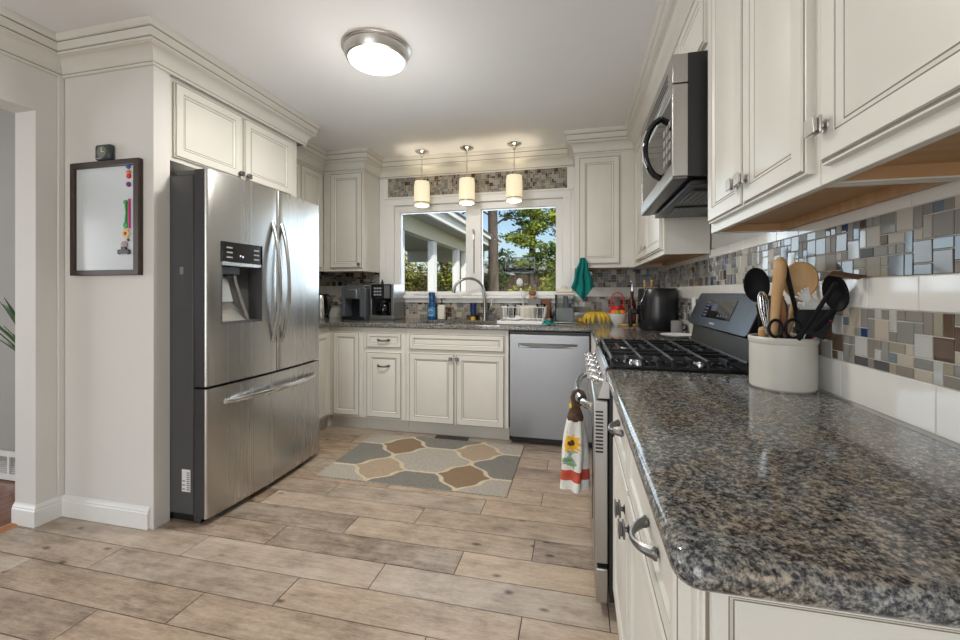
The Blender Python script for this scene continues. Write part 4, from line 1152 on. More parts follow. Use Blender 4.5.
b = B(); b.box(-.305, -.235, 3.76, 3.79, ZB + .0005, 1.14); tag(b.build('scrub_sponge', mat('sponge_brown', (.25, .11, .06), .9), bevel=.006), 'brown sponge standing right of the gray caddy', 'sponge')
# teal cloth on the drainer edge
def cloth(name, mat_, fn, nu, nv, th=.004, loc=None, sub=0):
    b = B(); vs = [fn(i / nu, j / nv) for j in range(nv + 1) for i in range(nu + 1)]
    b.add(vs, [(j * (nu + 1) + i, j * (nu + 1) + i + 1, (j + 1) * (nu + 1) + i + 1, (j + 1) * (nu + 1) + i) for j in range(nv) for i in range(nu)])
    o = b.build(name, mat_, sharp=180) if loc is None else b.build(name, mat_, loc, sharp=180)
    m = o.modifiers.new('thick', 'SOLIDIFY'); m.thickness = th; m.offset = 0
    return o


tag(cloth('dish_cloth', TEAL, lambda u, v: (-.27 + .105 * u + .02 * v, 3.272 + .035 * v + .006 * sin(9 * u), ZB + .006 + .030 * v * (.6 + .4 * sin(5 * u + 1)) + .010 * abs(sin(7 * u + 3 * v))), 18, 8, .004),
    'crumpled teal dish cloth lying at the front right of the dish drainer', 'cloth')
# water filter pitcher / dispenser
t = thing('water_dispenser', 'clear box water dispenser with a cream lid and frame right of the dish drainer', 'water dispenser', (-.09, 3.45, ZB))
b = B(); b.box(-.175, -.015, 3.40, 3.56, ZB + .004, ZB + .012); b.box(-.178, -.158, 3.56, 3.585, ZB + .0005, 1.19); b.box(-.178, -.012, 3.555, 3.585, ZB + .0005, ZB + .02); b.box(-.182, -.010, 3.395, 3.585, 1.175, 1.192); b.build('frame', CREAMP, t, bevel=.004)
b = B(); b.T = Matrix()
b.cells([-.172, -.168, -.022, -.018], [3.403, 3.407, 3.553, 3.557], lambda x, y: not (-.168 < x < -.022 and 3.407 < y < 3.553), ZB + .012, 1.176); b.build('tank', CLEAR, t)
b = B(); b.box(-.165, -.025, 3.41, 3.55, ZB + .014, ZB + .13); b.build('water', FROST, t, bevel=.003)
b = B(); b.box(-.165, -.025, 3.41, 3.57, 1.192, 1.228); b.lathe([(.03, 0), (.03, .012), (.012, .02), (0, .02)], (-.10, 3.48, 1.226), 16); b.build('lid', CREAMP, t, bevel=.01)
b = B(); b.lathe([(.010, 0), (.022, .03), (.024, .10), (.018, .15), (.008, .155)], (-.088, 3.47, 1.01), 16, sy=.8); b.build('filter', GRAYC, t)
t.location = t.location + Vector((-.008, .135, 0))
# teal towel hanging from the cabinet door knob
def towel(u, v):
    w = .020 + .155 * min(1, (1 - v) * 1.55) ** .8 if v < 2 else 0
    z = 1.475 - .275 * (1 - 0) * v
    half = .016 + .074 * v ** .85
    edge = (.0 if v < .7 else .0)
    x = .044 + (u - .5) * 2 * half + .004 * sin(11 * v)
    y = 3.522 - .016 * sin(u * pi * 5 + 1.2 * v) * min(1, v * 2 + .25) - .010 * sin(pi * u)
    tip = 1 - abs(u - .52) * 2
    z = 1.478 - v * (.250 + .095 * max(0, tip) ** 1.1 - .02 * max(0, u - .75) * 4)
    return (x, y, z)


tag(cloth('hand_towel', TEAL, towel, 40, 26, .005), 'teal hand towel hanging from the knob of the cabinet right of the window', 'towel')
# bananas, fruit
b = B()
for k in range(6):
    a = radians(-70 + 27 * k + 5 * (k % 2)); top = Vector((.150, 3.545, 1.025))
    pts = [top + Vector((sin(a) * .098 * sin(t * pi * .60), -.03 - .055 * sin(t * pi * .55) * cos(a * .6), -.085 * t * t + .004)) for t in [i / 8 for i in range(9)]]
    b.tube(pts, [.007, .012, .0165, .0185, .0188, .0178, .0155, .0115, .006], 8, m=0)
    b.ball(pts[-1], .005, 1, 6)
b.tube([(.150, 3.555, 1.045), (.150, 3.54, 1.022)], [.007, .012], 8, m=1)
tag(b.build('banana_bunch', [BANANA, BROWN]), 'bunch of ripe bananas on the counter beside the white bowl', 'fruit')
b = B(); b.tube([(-.01, 3.62, ZB + .022), (.02, 3.60, ZB + .024), (.055, 3.595, ZB + .022)], [.014, .021, .014], 10); b.ball((.06, 3.60, ZB + .02), .019, 0, 10)
tag(b.build('squash', mottled('squash_skin', (.60, .36, .03), (.45, .26, .03), 14, .5)), 'yellow squash lying left of the bananas', 'fruit')
b = B(); b.lathe([(0, ZB + .0005), (.035, ZB + .0005), (.038, ZB + .006), (.065, ZB + .04), (.080, ZB + .090), (.077, ZB + .090), (.062, ZB + .042), (0, ZB + .012)], (.318, 3.52, 0), 32)
tag(b.build('fruit_bowl', WHITEP), 'white fruit bowl holding the red net bag', 'bowl')
for k, (dx, dy, m_, nm, lb) in enumerate(((-.030, -.02, ORANGE, 'orange', 'orange at the left in the white bowl'), (.032, -.018, ORANGE, 'orange', 'orange at the right in the white bowl'), (.0, -.028, LIME, 'lime', 'green lime in front in the white bowl'))):
    b = B(); b.ball((.318 + dx, 3.52 + dy, ZB + .082 + (.010 if nm == 'lime' else .012)), .027 if nm == 'lime' else .030, 0, 14, (1, 1, .9)); tag(b.build(nm, m_), lb, 'fruit')
t = thing('net_bag', 'red mesh produce bag with loop handle standing up in the white bowl', 'bag', (.318, 3.56, ZB + .05))
def bagf(u, v):
    h = .072 * (1 - .35 * v); return (.318 + (u - .5) * 2 * h, 3.562 + .012 * cos(u * pi * 2) - .016 * sin(pi * u), ZB + .075 + .075 * v)
b = B(); nu, nv = 14, 6; vs = [bagf(i / nu, j / nv) for j in range(nv + 1) for i in range(nu + 1)]
b.add(vs, [(j * 15 + i, j * 15 + i + 1, (j + 1) * 15 + i + 1, (j + 1) * 15 + i) for j in range(nv) for i in range(nu)]); o = b.build('bag_body', REDP, t); md = o.modifiers.new('thick', 'SOLIDIFY'); md.thickness = .003
b = B()
b.tube([(.270, 3.56, ZB + .135), (.268, 3.56, ZB + .20), (.285, 3.56, ZB + .245), (.318, 3.56, ZB + .258), (.352, 3.56, ZB + .245), (.370, 3.56, ZB + .20), (.368, 3.56, ZB + .135)], .0055, 8)
b.tube([(.285, 3.565, ZB + .14), (.300, 3.565, ZB + .205), (.318, 3.565, ZB + .225), (.338, 3.565, ZB + .205), (.352, 3.565, ZB + .14)], .0025, 6); b.build('handle', REDP, t)
# oil bottle with pourer and wooden board
t = thing('oil_bottle', 'dark brown oil bottle with a steel pour spout beside the air fryer', 'bottle', (.42, 3.46, ZB))
b = B(); b.lathe([(0, ZB + .0135), (.030, ZB + .0135), (.031, ZB + .15), (.024, ZB + .19), (.013, ZB + .22), (.012, ZB + .275), (.0, ZB + .275)], (.42, 3.46, 0), 20); b.build('bottle', mat('amber_dark', (.045, .012, .006), .1), t)
b = B(); b.lathe([(.0315, ZB + .04), (.0315, ZB + .13)], (.42, 3.46, 0), 20); b.build('label', mat('label_dark_red', (.20, .035, .02), .5), t)
b = B(); b.lathe([(.014, ZB + .27), (.014, ZB + .30), (.006, ZB + .305), (.005, ZB + .33)], (.42, 3.46, 0), 12); b.tube([(.42, 3.46, ZB + .325), (.418, 3.455, ZB + .338), (.410, 3.44, ZB + .345)], .005, 8); b.build('spout', CHROME, t)
b = B(); b.prism(arc((.40, 3.44), .085, 0, 360, 27)[:-1], ZB + .0005, ZB + .013); tag(b.build('cutting_board', WOOD, bevel=.003), 'small round wooden board under the oil bottle', 'board')
# air fryer
t = thing('air_fryer', 'black barrel shaped air fryer on the counter beyond the range', 'air fryer', (.545, 3.10, ZB))
AFM = mat('fryer_black', (.014, .014, .016), .28)
b = B(); prof = [(0, ZB + .0005), (.112, ZB + .0005), (.118, ZB + .012), (.128, ZB + .03), (.131, ZB + .10), (.130, ZB + .22), (.127, ZB + .278), (.120, ZB + .288), (0, ZB + .290)]
b.lathe(prof, (.542, 3.09, 0), 40); b.build('body', AFM, t)
b = B(); b.lathe([(.1325, ZB + .05), (.1335, ZB + .17)], (.542, 3.09, 0), 16, a0=radians(140), a1=radians(220)); b.lathe([(.129, ZB + .17), (.1335, ZB + .17)], (.542, 3.09, 0), 16, a0=radians(140), a1=radians(220))
bk = b.build('basket_front', BLACKG, t)
b = B(); b.box(.365, .412, 3.075, 3.105, ZB + .105, ZB + .145); b.box(.350, .378, 3.073, 3.107, ZB + .015, ZB + .145); b.build('handle', BLACK, bk, bevel=.010)
b = B(); b.tube([(.542 + .1325 * cos(radians(a)), 3.09 + .1325 * sin(radians(a)), z) for a, z in ((232, ZB + .283), (226, ZB + .27), (218, ZB + .23), (212, ZB + .20), (200, ZB + .186), (190, ZB + .183), (180, ZB + .182))], .004, 8); b.build('trim', CHROME, t)
b = B(); b.lathe([(0, ZB + .0005), (.045, ZB + .0005), (.048, ZB + .20), (.044, ZB + .20), (.040, ZB + .01), (0, ZB + .01)], (.52, 3.36, 0), 24); tag(b.build('utensil_jar', mat('jar_blue_gray', (.08, .14, .20), .25)), 'dark blue jar mostly hidden behind the air fryer', 'jar')
for k, (x, a) in enumerate(((.508, -.12), (.538, .14))):
    b = B(); b.tube([(x, 3.36, ZB + .011), (x + a * .04, 3.36, ZB + .20), (x + a * .08, 3.36, ZB + .345)], [.006, .007, .010], 10); b.ball((x + a * .08, 3.36, ZB + .345), .011, 0, 8)
    tag(b.build('wooden_spoon', WOOD), ['left', 'right'][k] + ' wooden handle peeking up from behind the air fryer', 'utensil')
# small gray mug and white plate behind the range
t = thing('gray_mug', 'small gray mug standing right of the air fryer against the wall', 'mug', (.628, 2.86, ZB))
b = B(); b.lathe([(0, ZB + .0005), (.034, ZB + .0005), (.037, ZB + .008), (.037, ZB + .078), (.033, ZB + .078), (.032, ZB + .01), (0, ZB + .01)], (.622, 2.88, 0), 24); b.build('cup', GRAYC, t)
b = B(); b.tube([(.65, 2.86, ZB + .06), (.668, 2.845, ZB + .05), (.668, 2.845, ZB + .03), (.65, 2.86, ZB + .02)], .006, 8); b.build('handle', BLACK, t)
b = B(); b.lathe([(0, ZB + .0005), (.055, ZB + .0005), (.085, ZB + .012), (.092, ZB + .016), (.085, ZB + .018), (.054, ZB + .006), (0, ZB + .006)], (.565, 2.62, 0), 32); tag(b.build('plate', WHITEP), 'white plate on the counter right behind the range', 'plate')
# outlets
def outlet(label, M):
    t = thing('wall_outlet', label, 'outlet', tuple(M.to_translation()))
    b = B(); b.T = M; b.box(-.036, .036, .0, .006, -.058, .058); b.build('plate', TRIM, t, bevel=.002)
    b = B(); b.T = M
    for z in (-.028, .028): b.box(-.016, .016, .006, .0075, z - .014, z + .014)
    b.build('socket', WHITEP, t)
outlet('white wall outlet in the tile behind the range console', face(.6822, 2.72, 1.105, '-x'))

# ------------------------------------------------------------------ towel on the oven handle
def kt(u, v):
    w = .030 + .030 * v + .006 * sin(4 * v)
    a = u * 2 * pi
    fold = 1 + .28 * sin(5 * a + 2 * v)
    return (-.008 + cos(a) * w * .92 * fold - .006 * v, 1.80 + sin(a) * (.035 + .018 * v) * fold, .665 - .285 * v)


def kcol(u, v):
    return 0


tw = thing('kitchen_towel', 'white kitchen towel with a sunflower and red hem hanging from the oven handle', 'towel', (.004, 1.80, .35))
TWW = mottled('towel_white', (.72, .70, .65), (.78, .77, .72), 60, .95, bump=.4)
TWR = mottled('towel_red', (.48, .07, .04), (.58, .10, .06), 50, .95); TWY = mottled('towel_yellow', (.85, .50, .03), (.80, .38, .02), 50, .95)
TWG = mottled('towel_green', (.18, .32, .10), (.28, .42, .20), 30, .95); TWB = mottled('towel_brown', (.06, .032, .018), (.11, .06, .035), 40, .95, bump=.5); TWU = mottled('towel_blue', (.22, .36, .45), (.35, .48, .52), 30, .95)
nu, nv = 72, 60; b = B(); fs = []; ms = []
for j in range(nv):
    for i in range(nu):
        fs.append((j * (nu + 1) + i, j * (nu + 1) + i + 1, (j + 1) * (nu + 1) + i + 1, (j + 1) * (nu + 1) + i))
        u, v = (i + .5) / nu, (j + .5) / nv
        du = (u - .70); du -= round(du); X = du * .30; Z = (v - .33) * .315; m = 0
        rr_, an = math.hypot(X, Z), math.atan2(Z, X)
        if .72 < v < .86: m = 1
        elif rr_ < .014: m = 4
        elif rr_ < .036 + .008 * cos(9 * an): m = 2
        elif .44 < v < .70 and abs(X - .010 * sin(20 * v)) < .016 + .012 * sin(34 * v): m = 3 if (int(v * 40) % 3) else 5
        elif .05 < v < .2 and abs(X + .03) < .010: m = 5
        ms.append(m)
b.add([kt(i / nu, j / nv) for j in range(nv + 1) for i in range(nu + 1)], fs, ms)
o = b.build('cloth', [TWW, TWR, TWY, TWG, TWB, TWU], tw, sharp=180)
b = B()
b.lathe([(.034, 0), (.036, .01), (.030, .03), (.020, .055), (.014, .075), (.010, .078)], (-.008, 1.80, .660), 20, sx=.95, sy=1.1)
b.tube([(-.010, 1.80, .725), (-.020, 1.80, .752), (-.014, 1.80, .774), (.002, 1.80, .783), (.022, 1.80, .775), (.031, 1.80, .754), (.022, 1.80, .732), (-.002, 1.80, .718)], [.012] + [.009] * 6 + [.010], 8, flat=1.8, up=(0, 1, 0))
b.build('crochet_top', TWB, tw)
b = B(); b.lathe([(.011, 0), (.011, .004), (0, .004)], (-.026, 1.785, .722), 12, axis=(-.9, -.4, 0)); b.build('button', YELLOW, tw)

# ------------------------------------------------------------------ utensil crock
CX, CY, Z0 = .590, 1.402, .9153
b = B(); b.lathe([(0, Z0), (.078, Z0), (.083, Z0 + .006), (.083, Z0 + .132), (.086, Z0 + .136), (.0865, Z0 + .147), (.083, Z0 + .152), (.077, Z0 + .150), (.076, Z0 + .136), (.075, Z0 + .014), (0, Z0 + .012)], (CX, CY, 0), 48)
tag(b.build('utensil_crock', STONE), 'round cream stoneware crock full of cooking utensils on the near counter', 'crock')
BK = mat('nylon_black', (.010, .010, .011), .55, 0, .12); DG = mat('nylon_gray', (.045, .05, .055), .4)


def stick(b, p0, p1, r0, r1, m=0, n=10, flat=1.0, k=5):
    p0, p1 = Vector(p0), Vector(p1)
    b.tube([p0.lerp(p1, i / k) for i in range(k + 1)], [r0 + (r1 - r0) * i / k for i in range(k + 1)], n, m, flat=flat)


def bowlhead(b, c, up, out, w, h, d, m=0, n=20, holes=False):
    """spoon head: shallow bowl whose hollow faces 'out'"""
    u = Vector(up).normalized(); o = Vector(out); o = (o - u * o.dot(u)).normalized(); s = u.cross(o)
    c = Vector(c); vs = []; fs = []; R = [0, .35, .65, .88, 1.0]
    for layer, (sc, dd) in enumerate(((1, 0), (.94, .0035))):
        for r in R:
            for i in range(n):
                a = 2 * pi * i / n
                vs.append(tuple(c + s * (w * sc * r * cos(a)) + u * (h * sc * r * sin(a)) - o * (d * (1 - r * r)) + o * dd))
    nr = len(R)
    for layer in (0, 1):
        for j in range(nr - 1):
            for i in range(n):
                a = layer * nr * n
                q = (a + j * n + i, a + j * n + (i + 1) % n, a + (j + 1) * n + (i + 1) % n, a + (j + 1) * n + i)
                fs.append(q if layer else q[::-1])
    for i in range(n): fs.append(((nr - 1) * n + i, (nr - 1) * n + (i + 1) % n, (2 * nr - 1) * n + (i + 1) % n, (2 * nr - 1) * n + i))
    b.add(vs, fs, m)


def utensil(name, label, b, mats, cat='utensil', bevel=0):
    return tag(b.build(name, mats, bevel=bevel), label, cat, 'cooking utensils in the crock')


TC = Vector((-.42, -.9, .05))     # towards the middle of the room
b = B(); stick(b, (.560, 1.43, .935), (.535, 1.42, 1.15), .005, .006); bowlhead(b, (.527, 1.415, 1.218), (-.10, -.05, 1), TC, .034, .053, .020); b.ball((.535, 1.42, 1.155), .008, 0, 8)
utensil('cooking_spoon', 'deep black cooking spoon leaning left in the crock', b, BK)
b = B(); b.tube([(.570, 1.40, .932), (.555, 1.372, 1.08), (.560, 1.365, 1.18), (.566, 1.36, 1.25), (.567, 1.36, 1.285), (.568, 1.36, 1.297)], [.009, .0105, .0135, .0165, .0155, .006], 14)
utensil('rolling_pin', 'pale wooden tapered handle standing tall at the left of the crock', b, WOOD)
b = B(); stick(b, (.650, 1.40, .94), (.618, 1.385, 1.14), .006, .007); stick(b, (.618, 1.385, 1.14), (.585, 1.375, 1.275), .007, .009, flat=.6)
utensil('spatula', 'slim black utensil handle slanting up left of the big wooden spoon', b, BK)
b = B(); stick(b, (.575, 1.44, .935), (.632, 1.42, 1.175), .006, .0075); bowlhead(b, (.641, 1.415, 1.232), (.06, 0, 1), TC, .044, .056, .014)
utensil('wooden_spoon', 'large wooden spoon with a broad round bowl in the middle of the crock', b, WOOD)
b = B(); stick(b, (.590, 1.47, .935), (.655, 1.462, 1.15), .006, .007); bowlhead(b, (.672, 1.455, 1.215), (.16, 0, 1), TC + Vector((-.4, 0, 0)), .034, .050, .010)
utensil('wooden_spoon', 'paler wooden spoon half hidden behind the big wooden spoon', b, PALEWOOD)
b = B(); stick(b, (.600, 1.36, .935), (.580, 1.40, 1.09), .005, .006); bowlhead(b, (.577, 1.402, 1.14), (-.05, 0, 1), TC, .027, .050, .010)
utensil('cooking_spoon', 'dark gray spoon behind the scissors in the crock', b, DG)
# slotted white server
b = B(); stick(b, (.660, 1.37, .935), (.648, 1.36, 1.13), .006, .006, flat=.6)
bowlhead(b, (.645, 1.355, 1.158), (-.5, -.1, .7), TC, .020, .026, .006)
for k in range(5):
    a = -.55 + k * .26; d = Vector((-.72 + .2 * k * .55, -.12, .35 + .16 * k)).normalized(); p = Vector((.640, 1.353, 1.165)) + d * .012
    b.tube([p, p + d * .022, p + d * .036 + Vector((0, -.006, -.002))], [.0045, .0038, .003], 6)
utensil('pasta_server', 'white plastic pasta server with tines below the big wooden spoon', b, WHITEP)
# black turner
b = B(); stick(b, (.585, 1.345, .94), (.612, 1.335, 1.10), .006, .007)
b.T = Matrix.Translation((.632, 1.325, 1.118)) @ Matrix.Rotation(radians(-24), 4, 'Z') @ Matrix.Rotation(radians(-6), 4, 'X') @ Matrix.Rotation(radians(3), 4, 'Y')
b.add([(-.040, -.003, -.030), (.026, -.003, -.050), (.050, -.003, .034), (-.036, -.003, .028), (-.040, .002, -.030), (.026, .002, -.050), (.050, .002, .034), (-.036, .002, .028)], [(0, 1, 2, 3), (7, 6, 5, 4), (0, 4, 5, 1), (1, 5, 6, 2), (2, 6, 7, 3), (3, 7, 4, 0)])
b.T = Matrix()
utensil('turner', 'wide black turner blade at the front of the crock', b, BK, bevel=.001)
b = B(); stick(b, (.575, 1.44, .935), (.660, 1.276, 1.155), .006, .0085); bowlhead(b, (.652, 1.262, 1.195), (-.18, .0, 1), Vector((-.8, -.55, .1)), .030, .050, .020)
utensil('ladle', 'black ladle leaning out at the right of the crock', b, BK)
b = B(); stick(b, (.56, 1.39, .94), (.640, 1.235, 1.222), .005, .006, 1)
b.T = Matrix.Translation((.650, 1.205, 1.236)) @ Matrix.Rotation(radians(-30), 4, 'Z') @ Matrix.Rotation(radians(10), 4, 'Y')
b.add([(-.040, -.012, -.004), (.020, -.012, -.006), (.034, -.004, .006), (-.030, -.004, .010), (-.040, .012, -.004), (.020, .012, -.006), (.034, .020, .006), (-.030, .020, .010)], [(0, 1, 2, 3), (7, 6, 5, 4), (0, 4, 5, 1), (1, 5, 6, 2), (2, 6, 7, 3), (3, 7, 4, 0)])
b.T = Matrix()
utensil('paddle', 'brown and black flat paddle tip sticking out at the far right of the crock', b, [mottled('paddle_brown', (.05, .028, .018), (.10, .05, .03), 20, .35), BK], bevel=.003)
b = B(); stick(b, (.548, 1.446, .937), (.634, 1.350, 1.070), .006, .007); stick(b, (.634, 1.350, 1.070), (.668, 1.312, 1.122), .010, .007)
utensil('scraper', 'red utensil handle at the right of the crock', b, REDP)
b = B(); stick(b, (.60, 1.37, .935), (.619, 1.336, 1.097), .0055, .006, flat=.6)
utensil('measuring_spoon', 'short white utensil handle at the front of the crock', b, WHITEP)
b = B(); stick(b, (.556, 1.42, .935), (.531, 1.388, 1.082), .008, .010); b.ball((.531, 1.388, 1.085), .010, 0, 8)
utensil('honey_dipper', 'short orange wooden handle at the left rim of the crock', b, WOOD)
b = B(); stick(b, (.60, 1.41, .935), (.594, 1.40, 1.12), .008, .009); stick(b, (.594, 1.40, 1.12), (.586, 1.398, 1.185), .009, .007)
utensil('stirring_stick', 'reddish wooden handle behind the slanting black handle', b, mottled('reddish_wood', (.30, .12, .05), (.40, .17, .07), 8, .5))
# whisk
t = thing('whisk', 'steel wire balloon whisk at the left of the crock', 'utensil', (.56, 1.40, .93))
b = B(); stick(b, (.575, 1.39, .935), (.545, 1.385, 1.075), .006, .0055); b.build('handle', CHROME, t)
b = B(); ax = Vector((-.13, -.02, 1)).normalized(); s1 = Vector((0, 1, 0)).cross(ax).normalized(); s2 = ax.cross(s1); c0 = Vector((.545, 1.385, 1.07))
for k in range(5):
    dr = s1 * cos(k * pi / 5) + s2 * sin(k * pi / 5)
    b.tube([c0 + ax * (.13 * sin(pi * q / 16) ** .75 if 0 < q < 16 else 0) * 1.0 + dr * (-.020 * cos(pi * q / 16) * (.25 + .9 * sin(pi * q / 16))) for q in range(17)], .0014, 5)
b.build('wires', CHROME, t)
# scissors: handles up
t = thing('scissors', 'scissors with black loop handles standing in the front of the crock', 'scissors', (.58, 1.342, .93))
b = B()
for cx_, rx, rz in ((.545, .0165, .024), (.588, .019, .026)):
    pts = [(cx_ + rx * cos(2 * pi * i / 20), 1.334, 1.094 + rz * sin(2 * pi * i / 20)) for i in range(21)]; b.tube(pts, .0042, 8, caps=False, up=(0, 1, 0))
b.tube([(.556, 1.334, 1.075), (.566, 1.342, 1.055)], .0045, 8); b.tube([(.576, 1.334, 1.072), (.569, 1.342, 1.055)], .0045, 8); b.build('handles', BK, t)
b = B(); b.box(.561, .573, 1.344, 1.3465, .94, 1.06); b.build('blades', CHROME, t)

# ------------------------------------------------------------------ outdoors
GZ = -1.3
GRASS = mottled('lawn', (.05, .075, .02), (.14, .12, .05), .5, .95)
b = B(); b.box(-90, 90, 4.05, 130, GZ - .2, GZ); struct(b.build('ground', GRASS), 'lawn behind the house')
# covered porch wing, left of the window
PORCH = mat('porch_white', (.74, .76, .78), .5); SOFF = mottled('porch_soffit', (.40, .40, .38), (.44, .44, .42), 2, .7, mapping=(1, 8, 1)); PBEAM = mat('porch_beam', (.66, .63, .53), .6)
pw = thing('porch', 'covered porch wing with white posts seen through the left window pane', 'porch', (-3.0, 8, GZ)); pw['kind'] = 'structure'
b = B(); b.box(-4.4, -2.05, 4.02, 10.6, 2.29, 2.33); b.build('soffit', SOFF, pw)
b = B(); b.box(-2.07, -2.02, 4.02, 10.7, 2.28, 2.42); b.box(-2.02, -1.95, 4.02, 10.7, 2.42, 2.53); b.box(-4.4, -2.02, 10.6, 10.7, 2.28, 2.42); b.build('fascia', PORCH, pw)
b = B(); b.add([(-1.93, 4.0, 2.53), (-4.4, 4.0, 3.5), (-4.4, 10.8, 3.5), (-1.93, 10.8, 2.53), (-1.93, 4.0, 2.50), (-4.4, 4.0, 2.50), (-4.4, 10.8, 2.50), (-1.93, 10.8, 2.50)],
               [(0, 1, 2, 3), (4, 7, 6, 5), (0, 4, 5, 1), (3, 2, 6, 7), (0, 3, 7, 4), (1, 5, 6, 2)]); b.build('roof', mottled('shingle', (.10, .09, .08), (.16, .14, .12), 20, .9), pw)
b = B(); b.box(-2.48, -2.33, 4.02, 10.5, 2.06, 2.29); b.box(-4.4, -2.48, 10.35, 10.5, 2.0, 2.29); b.build('beam', PBEAM, pw)
for y, w in ((5.40, .035), (6.72, .09), (8.15, .09), (8.75, .06), (10.4, .09)):
    b = B(); b.box(-2.40 - .05, -2.40 + .05, y - w, y + w, GZ, 2.06); b.build('post', PORCH, pw)
b = B(); b.box(-4.4, -2.3, 4.02, 10.5, GZ, -.1); b.build('deck', mat('deck_gray', (.28, .27, .25), .8), pw)
# hanging bird feeder on the window, small hanging lights outside
bf = thing('window_bird_feeder', 'clear bird feeder with dark seed stuck to the outside of the right window pane', 'bird feeder', (-.55, 4.01, 1.40))
b = B(); b.T = Matrix()
for x0, x1, y0, y1, z0, z1 in ((-.69, -.40, 3.985, 3.99, 1.39, 1.53), (-.69, -.40, 4.07, 4.075, 1.39, 1.44), (-.69, -.685, 3.99, 4.07, 1.39, 1.52), (-.405, -.40, 3.99, 4.07, 1.39, 1.52), (-.69, -.40, 3.99, 4.07, 1.388, 1.393), (-.69, -.40, 3.985, 4.085, 1.525, 1.532)): b.box(x0, x1, y0, y1, z0, z1)
b.build('tray', CLEAR, bf)
b = B(); b.box(-.683, -.407, 3.993, 4.067, 1.394, 1.425); b.build('seed', mottled('bird_seed', (.006, .006, .006), (.03, .025, .02), 90, .9, bump=1), bf)
b = B()
for x in (-.66, -.545, -.43): b.lathe([(.018, 0), (.010, .010), (.006, .012)], (x, 3.9635, 1.515), 12, axis=(0, 1, 0)); b.tube([(x, 3.972, 1.515), (x, 3.988, 1.515)], .006, 8)
b.build('suction_cup', FROST, bf)
# trees
BARK = mottled('bark', (.05, .04, .033), (.12, .095, .078), 9, .9, mapping=(1, 1, .25), bump=.6, bump_d=.02)
PINE = mottled('pine_needles', (.05, .105, .025), (.30, .36, .06), 1.2, .8, lo=.35, hi=.62); LEAFY = mottled('shrub_leaves', (.14, .19, .03), (.50, .50, .09), 1.6, .8, lo=.35, hi=.65)
DARKL = mottled('evergreen_leaves', (.025, .055, .02), (.10, .14, .035), 1.0, .8); OLIVE = mottled('autumn_leaves', (.12, .15, .035), (.42, .34, .09), 1.4, .8)
for m_ in (PINE, LEAFY, DARKL, OLIVE): m_.node_tree.nodes['Principled BSDF'].inputs['Specular IOR Level'].default_value = .15


def foliage(b, blobs, size, dens, r2):
    vs = []; fs = []
    for (c, rx, ry, rz) in blobs:
        n = int(dens * (rx * ry * rz) ** .66)
        for _ in range(n):
            d = Vector((r2.gauss(0, 1), r2.gauss(0, 1), r2.gauss(0, 1))).normalized() * r2.uniform(.35, 1.0)
            p = Vector(c) + Vector((d.x * rx, d.y * ry, d.z * rz)); q = size * r2.uniform(.5, 1.2)
            a = Vector((r2.gauss(0, 1), r2.gauss(0, 1), r2.gauss(0, .5))).normalized(); e = a.cross(Vector((r2.gauss(0, 1), r2.gauss(0, 1), r2.gauss(0, 1)))).normalized()
            o = len(vs); vs += [tuple(p - a * q), tuple(p + e * q * .38), tuple(p + a * q), tuple(p - e * q * .38)]; fs.append((o, o + 1, o + 2, o + 3))
    b.add(vs, fs)
    return b


def tree(label, x, y, trunk, blobs, leaf, size, dens, seed, name='tree', branches=()):
    t = thing(name, label, name, (x, y, GZ), None if name == 'shrub' else 'trees beyond the window'); r2 = random.Random(seed)
    if trunk:
        b = B(); b.tube([(x + dx, y, z) for dx, z, r in trunk], [r for dx, z, r in trunk], 12)
        for br in branches: b.tube([tuple(Vector(p)) for p in br[0]], [br[1] * (1 - .25 * i) for i in range(len(br[0]))], 6)
        b.build('trunk', BARK, t)
    foliage(B(), blobs, size, dens, r2).build('foliage', leaf, t, sharp=180)
    return t


r3 = random.Random(3)
tree('tall tree with a thick bare trunk at the left of the right window pane', -1.93, 9.6, [(0, GZ, .19), (.02, 1.5, .125), (-.02, 4, .105), (-.08, 7, .10)],
     [((-1.75, 9.7, 4.15), .35, .5, .20), ((-1.6, 9.5, 3.65), .40, .4, .16), ((-2.35, 9.6, 3.9), .3, .4, .2), ((-1.35, 9.8, 3.9), .4, .4, .15), ((-1.5, 9.7, 3.0), .35, .3, .12), ((-1.25, 9.8, 2.85), .28, .3, .10), ((-2.5, 9.6, 3.2), .25, .4, .16), ((-1.9, 9.7, 5.2), .9, .9, .6)], DARKL, .075, 1500, 21,
     branches=[([(-2.0, 9.6, 2.7), (-1.6, 9.6, 2.95), (-1.2, 9.7, 2.85)], .03), ([(-2.0, 9.6, 3.5), (-1.6, 9.6, 3.75), (-1.3, 9.7, 3.95)], .03), ([(-2.0, 9.6, 3.0), (-2.4, 9.6, 3.25)], .025)])
pb = []
for k in range(30):
    z = 1.75 + 3.6 * (k / 30); rad = 1.05 * (1 - (z - 1.0) / 7.5); a = r3.uniform(0, 2 * pi); rr = rad * r3.uniform(.35, 1.0)
    pb.append(((-1.12 + rr * cos(a) * 1.0, 12.2 + rr * sin(a) * .8, z), .48, .45, .15))
pb += [((-.35, 12.0, 3.6), .55, .5, .40), ((-.25, 12.0, 2.9), .5, .5, .35), ((-.55, 12.0, 3.25), .45, .5, .2), ((-.2, 12, 4.2), .6, .5, .5), ((-1.55, 12, 4.0), .5, .4, .25), ((-1.2, 12, 4.3), .6, .4, .35), ((-.75, 12, 3.95), .5, .4, .3), ((-1.0, 11.9, 2.25), .55, .4, .12), ((-.55, 11.9, 2.0), .5, .4, .2), ((-1.5, 11.9, 2.05), .35, .4, .08)]
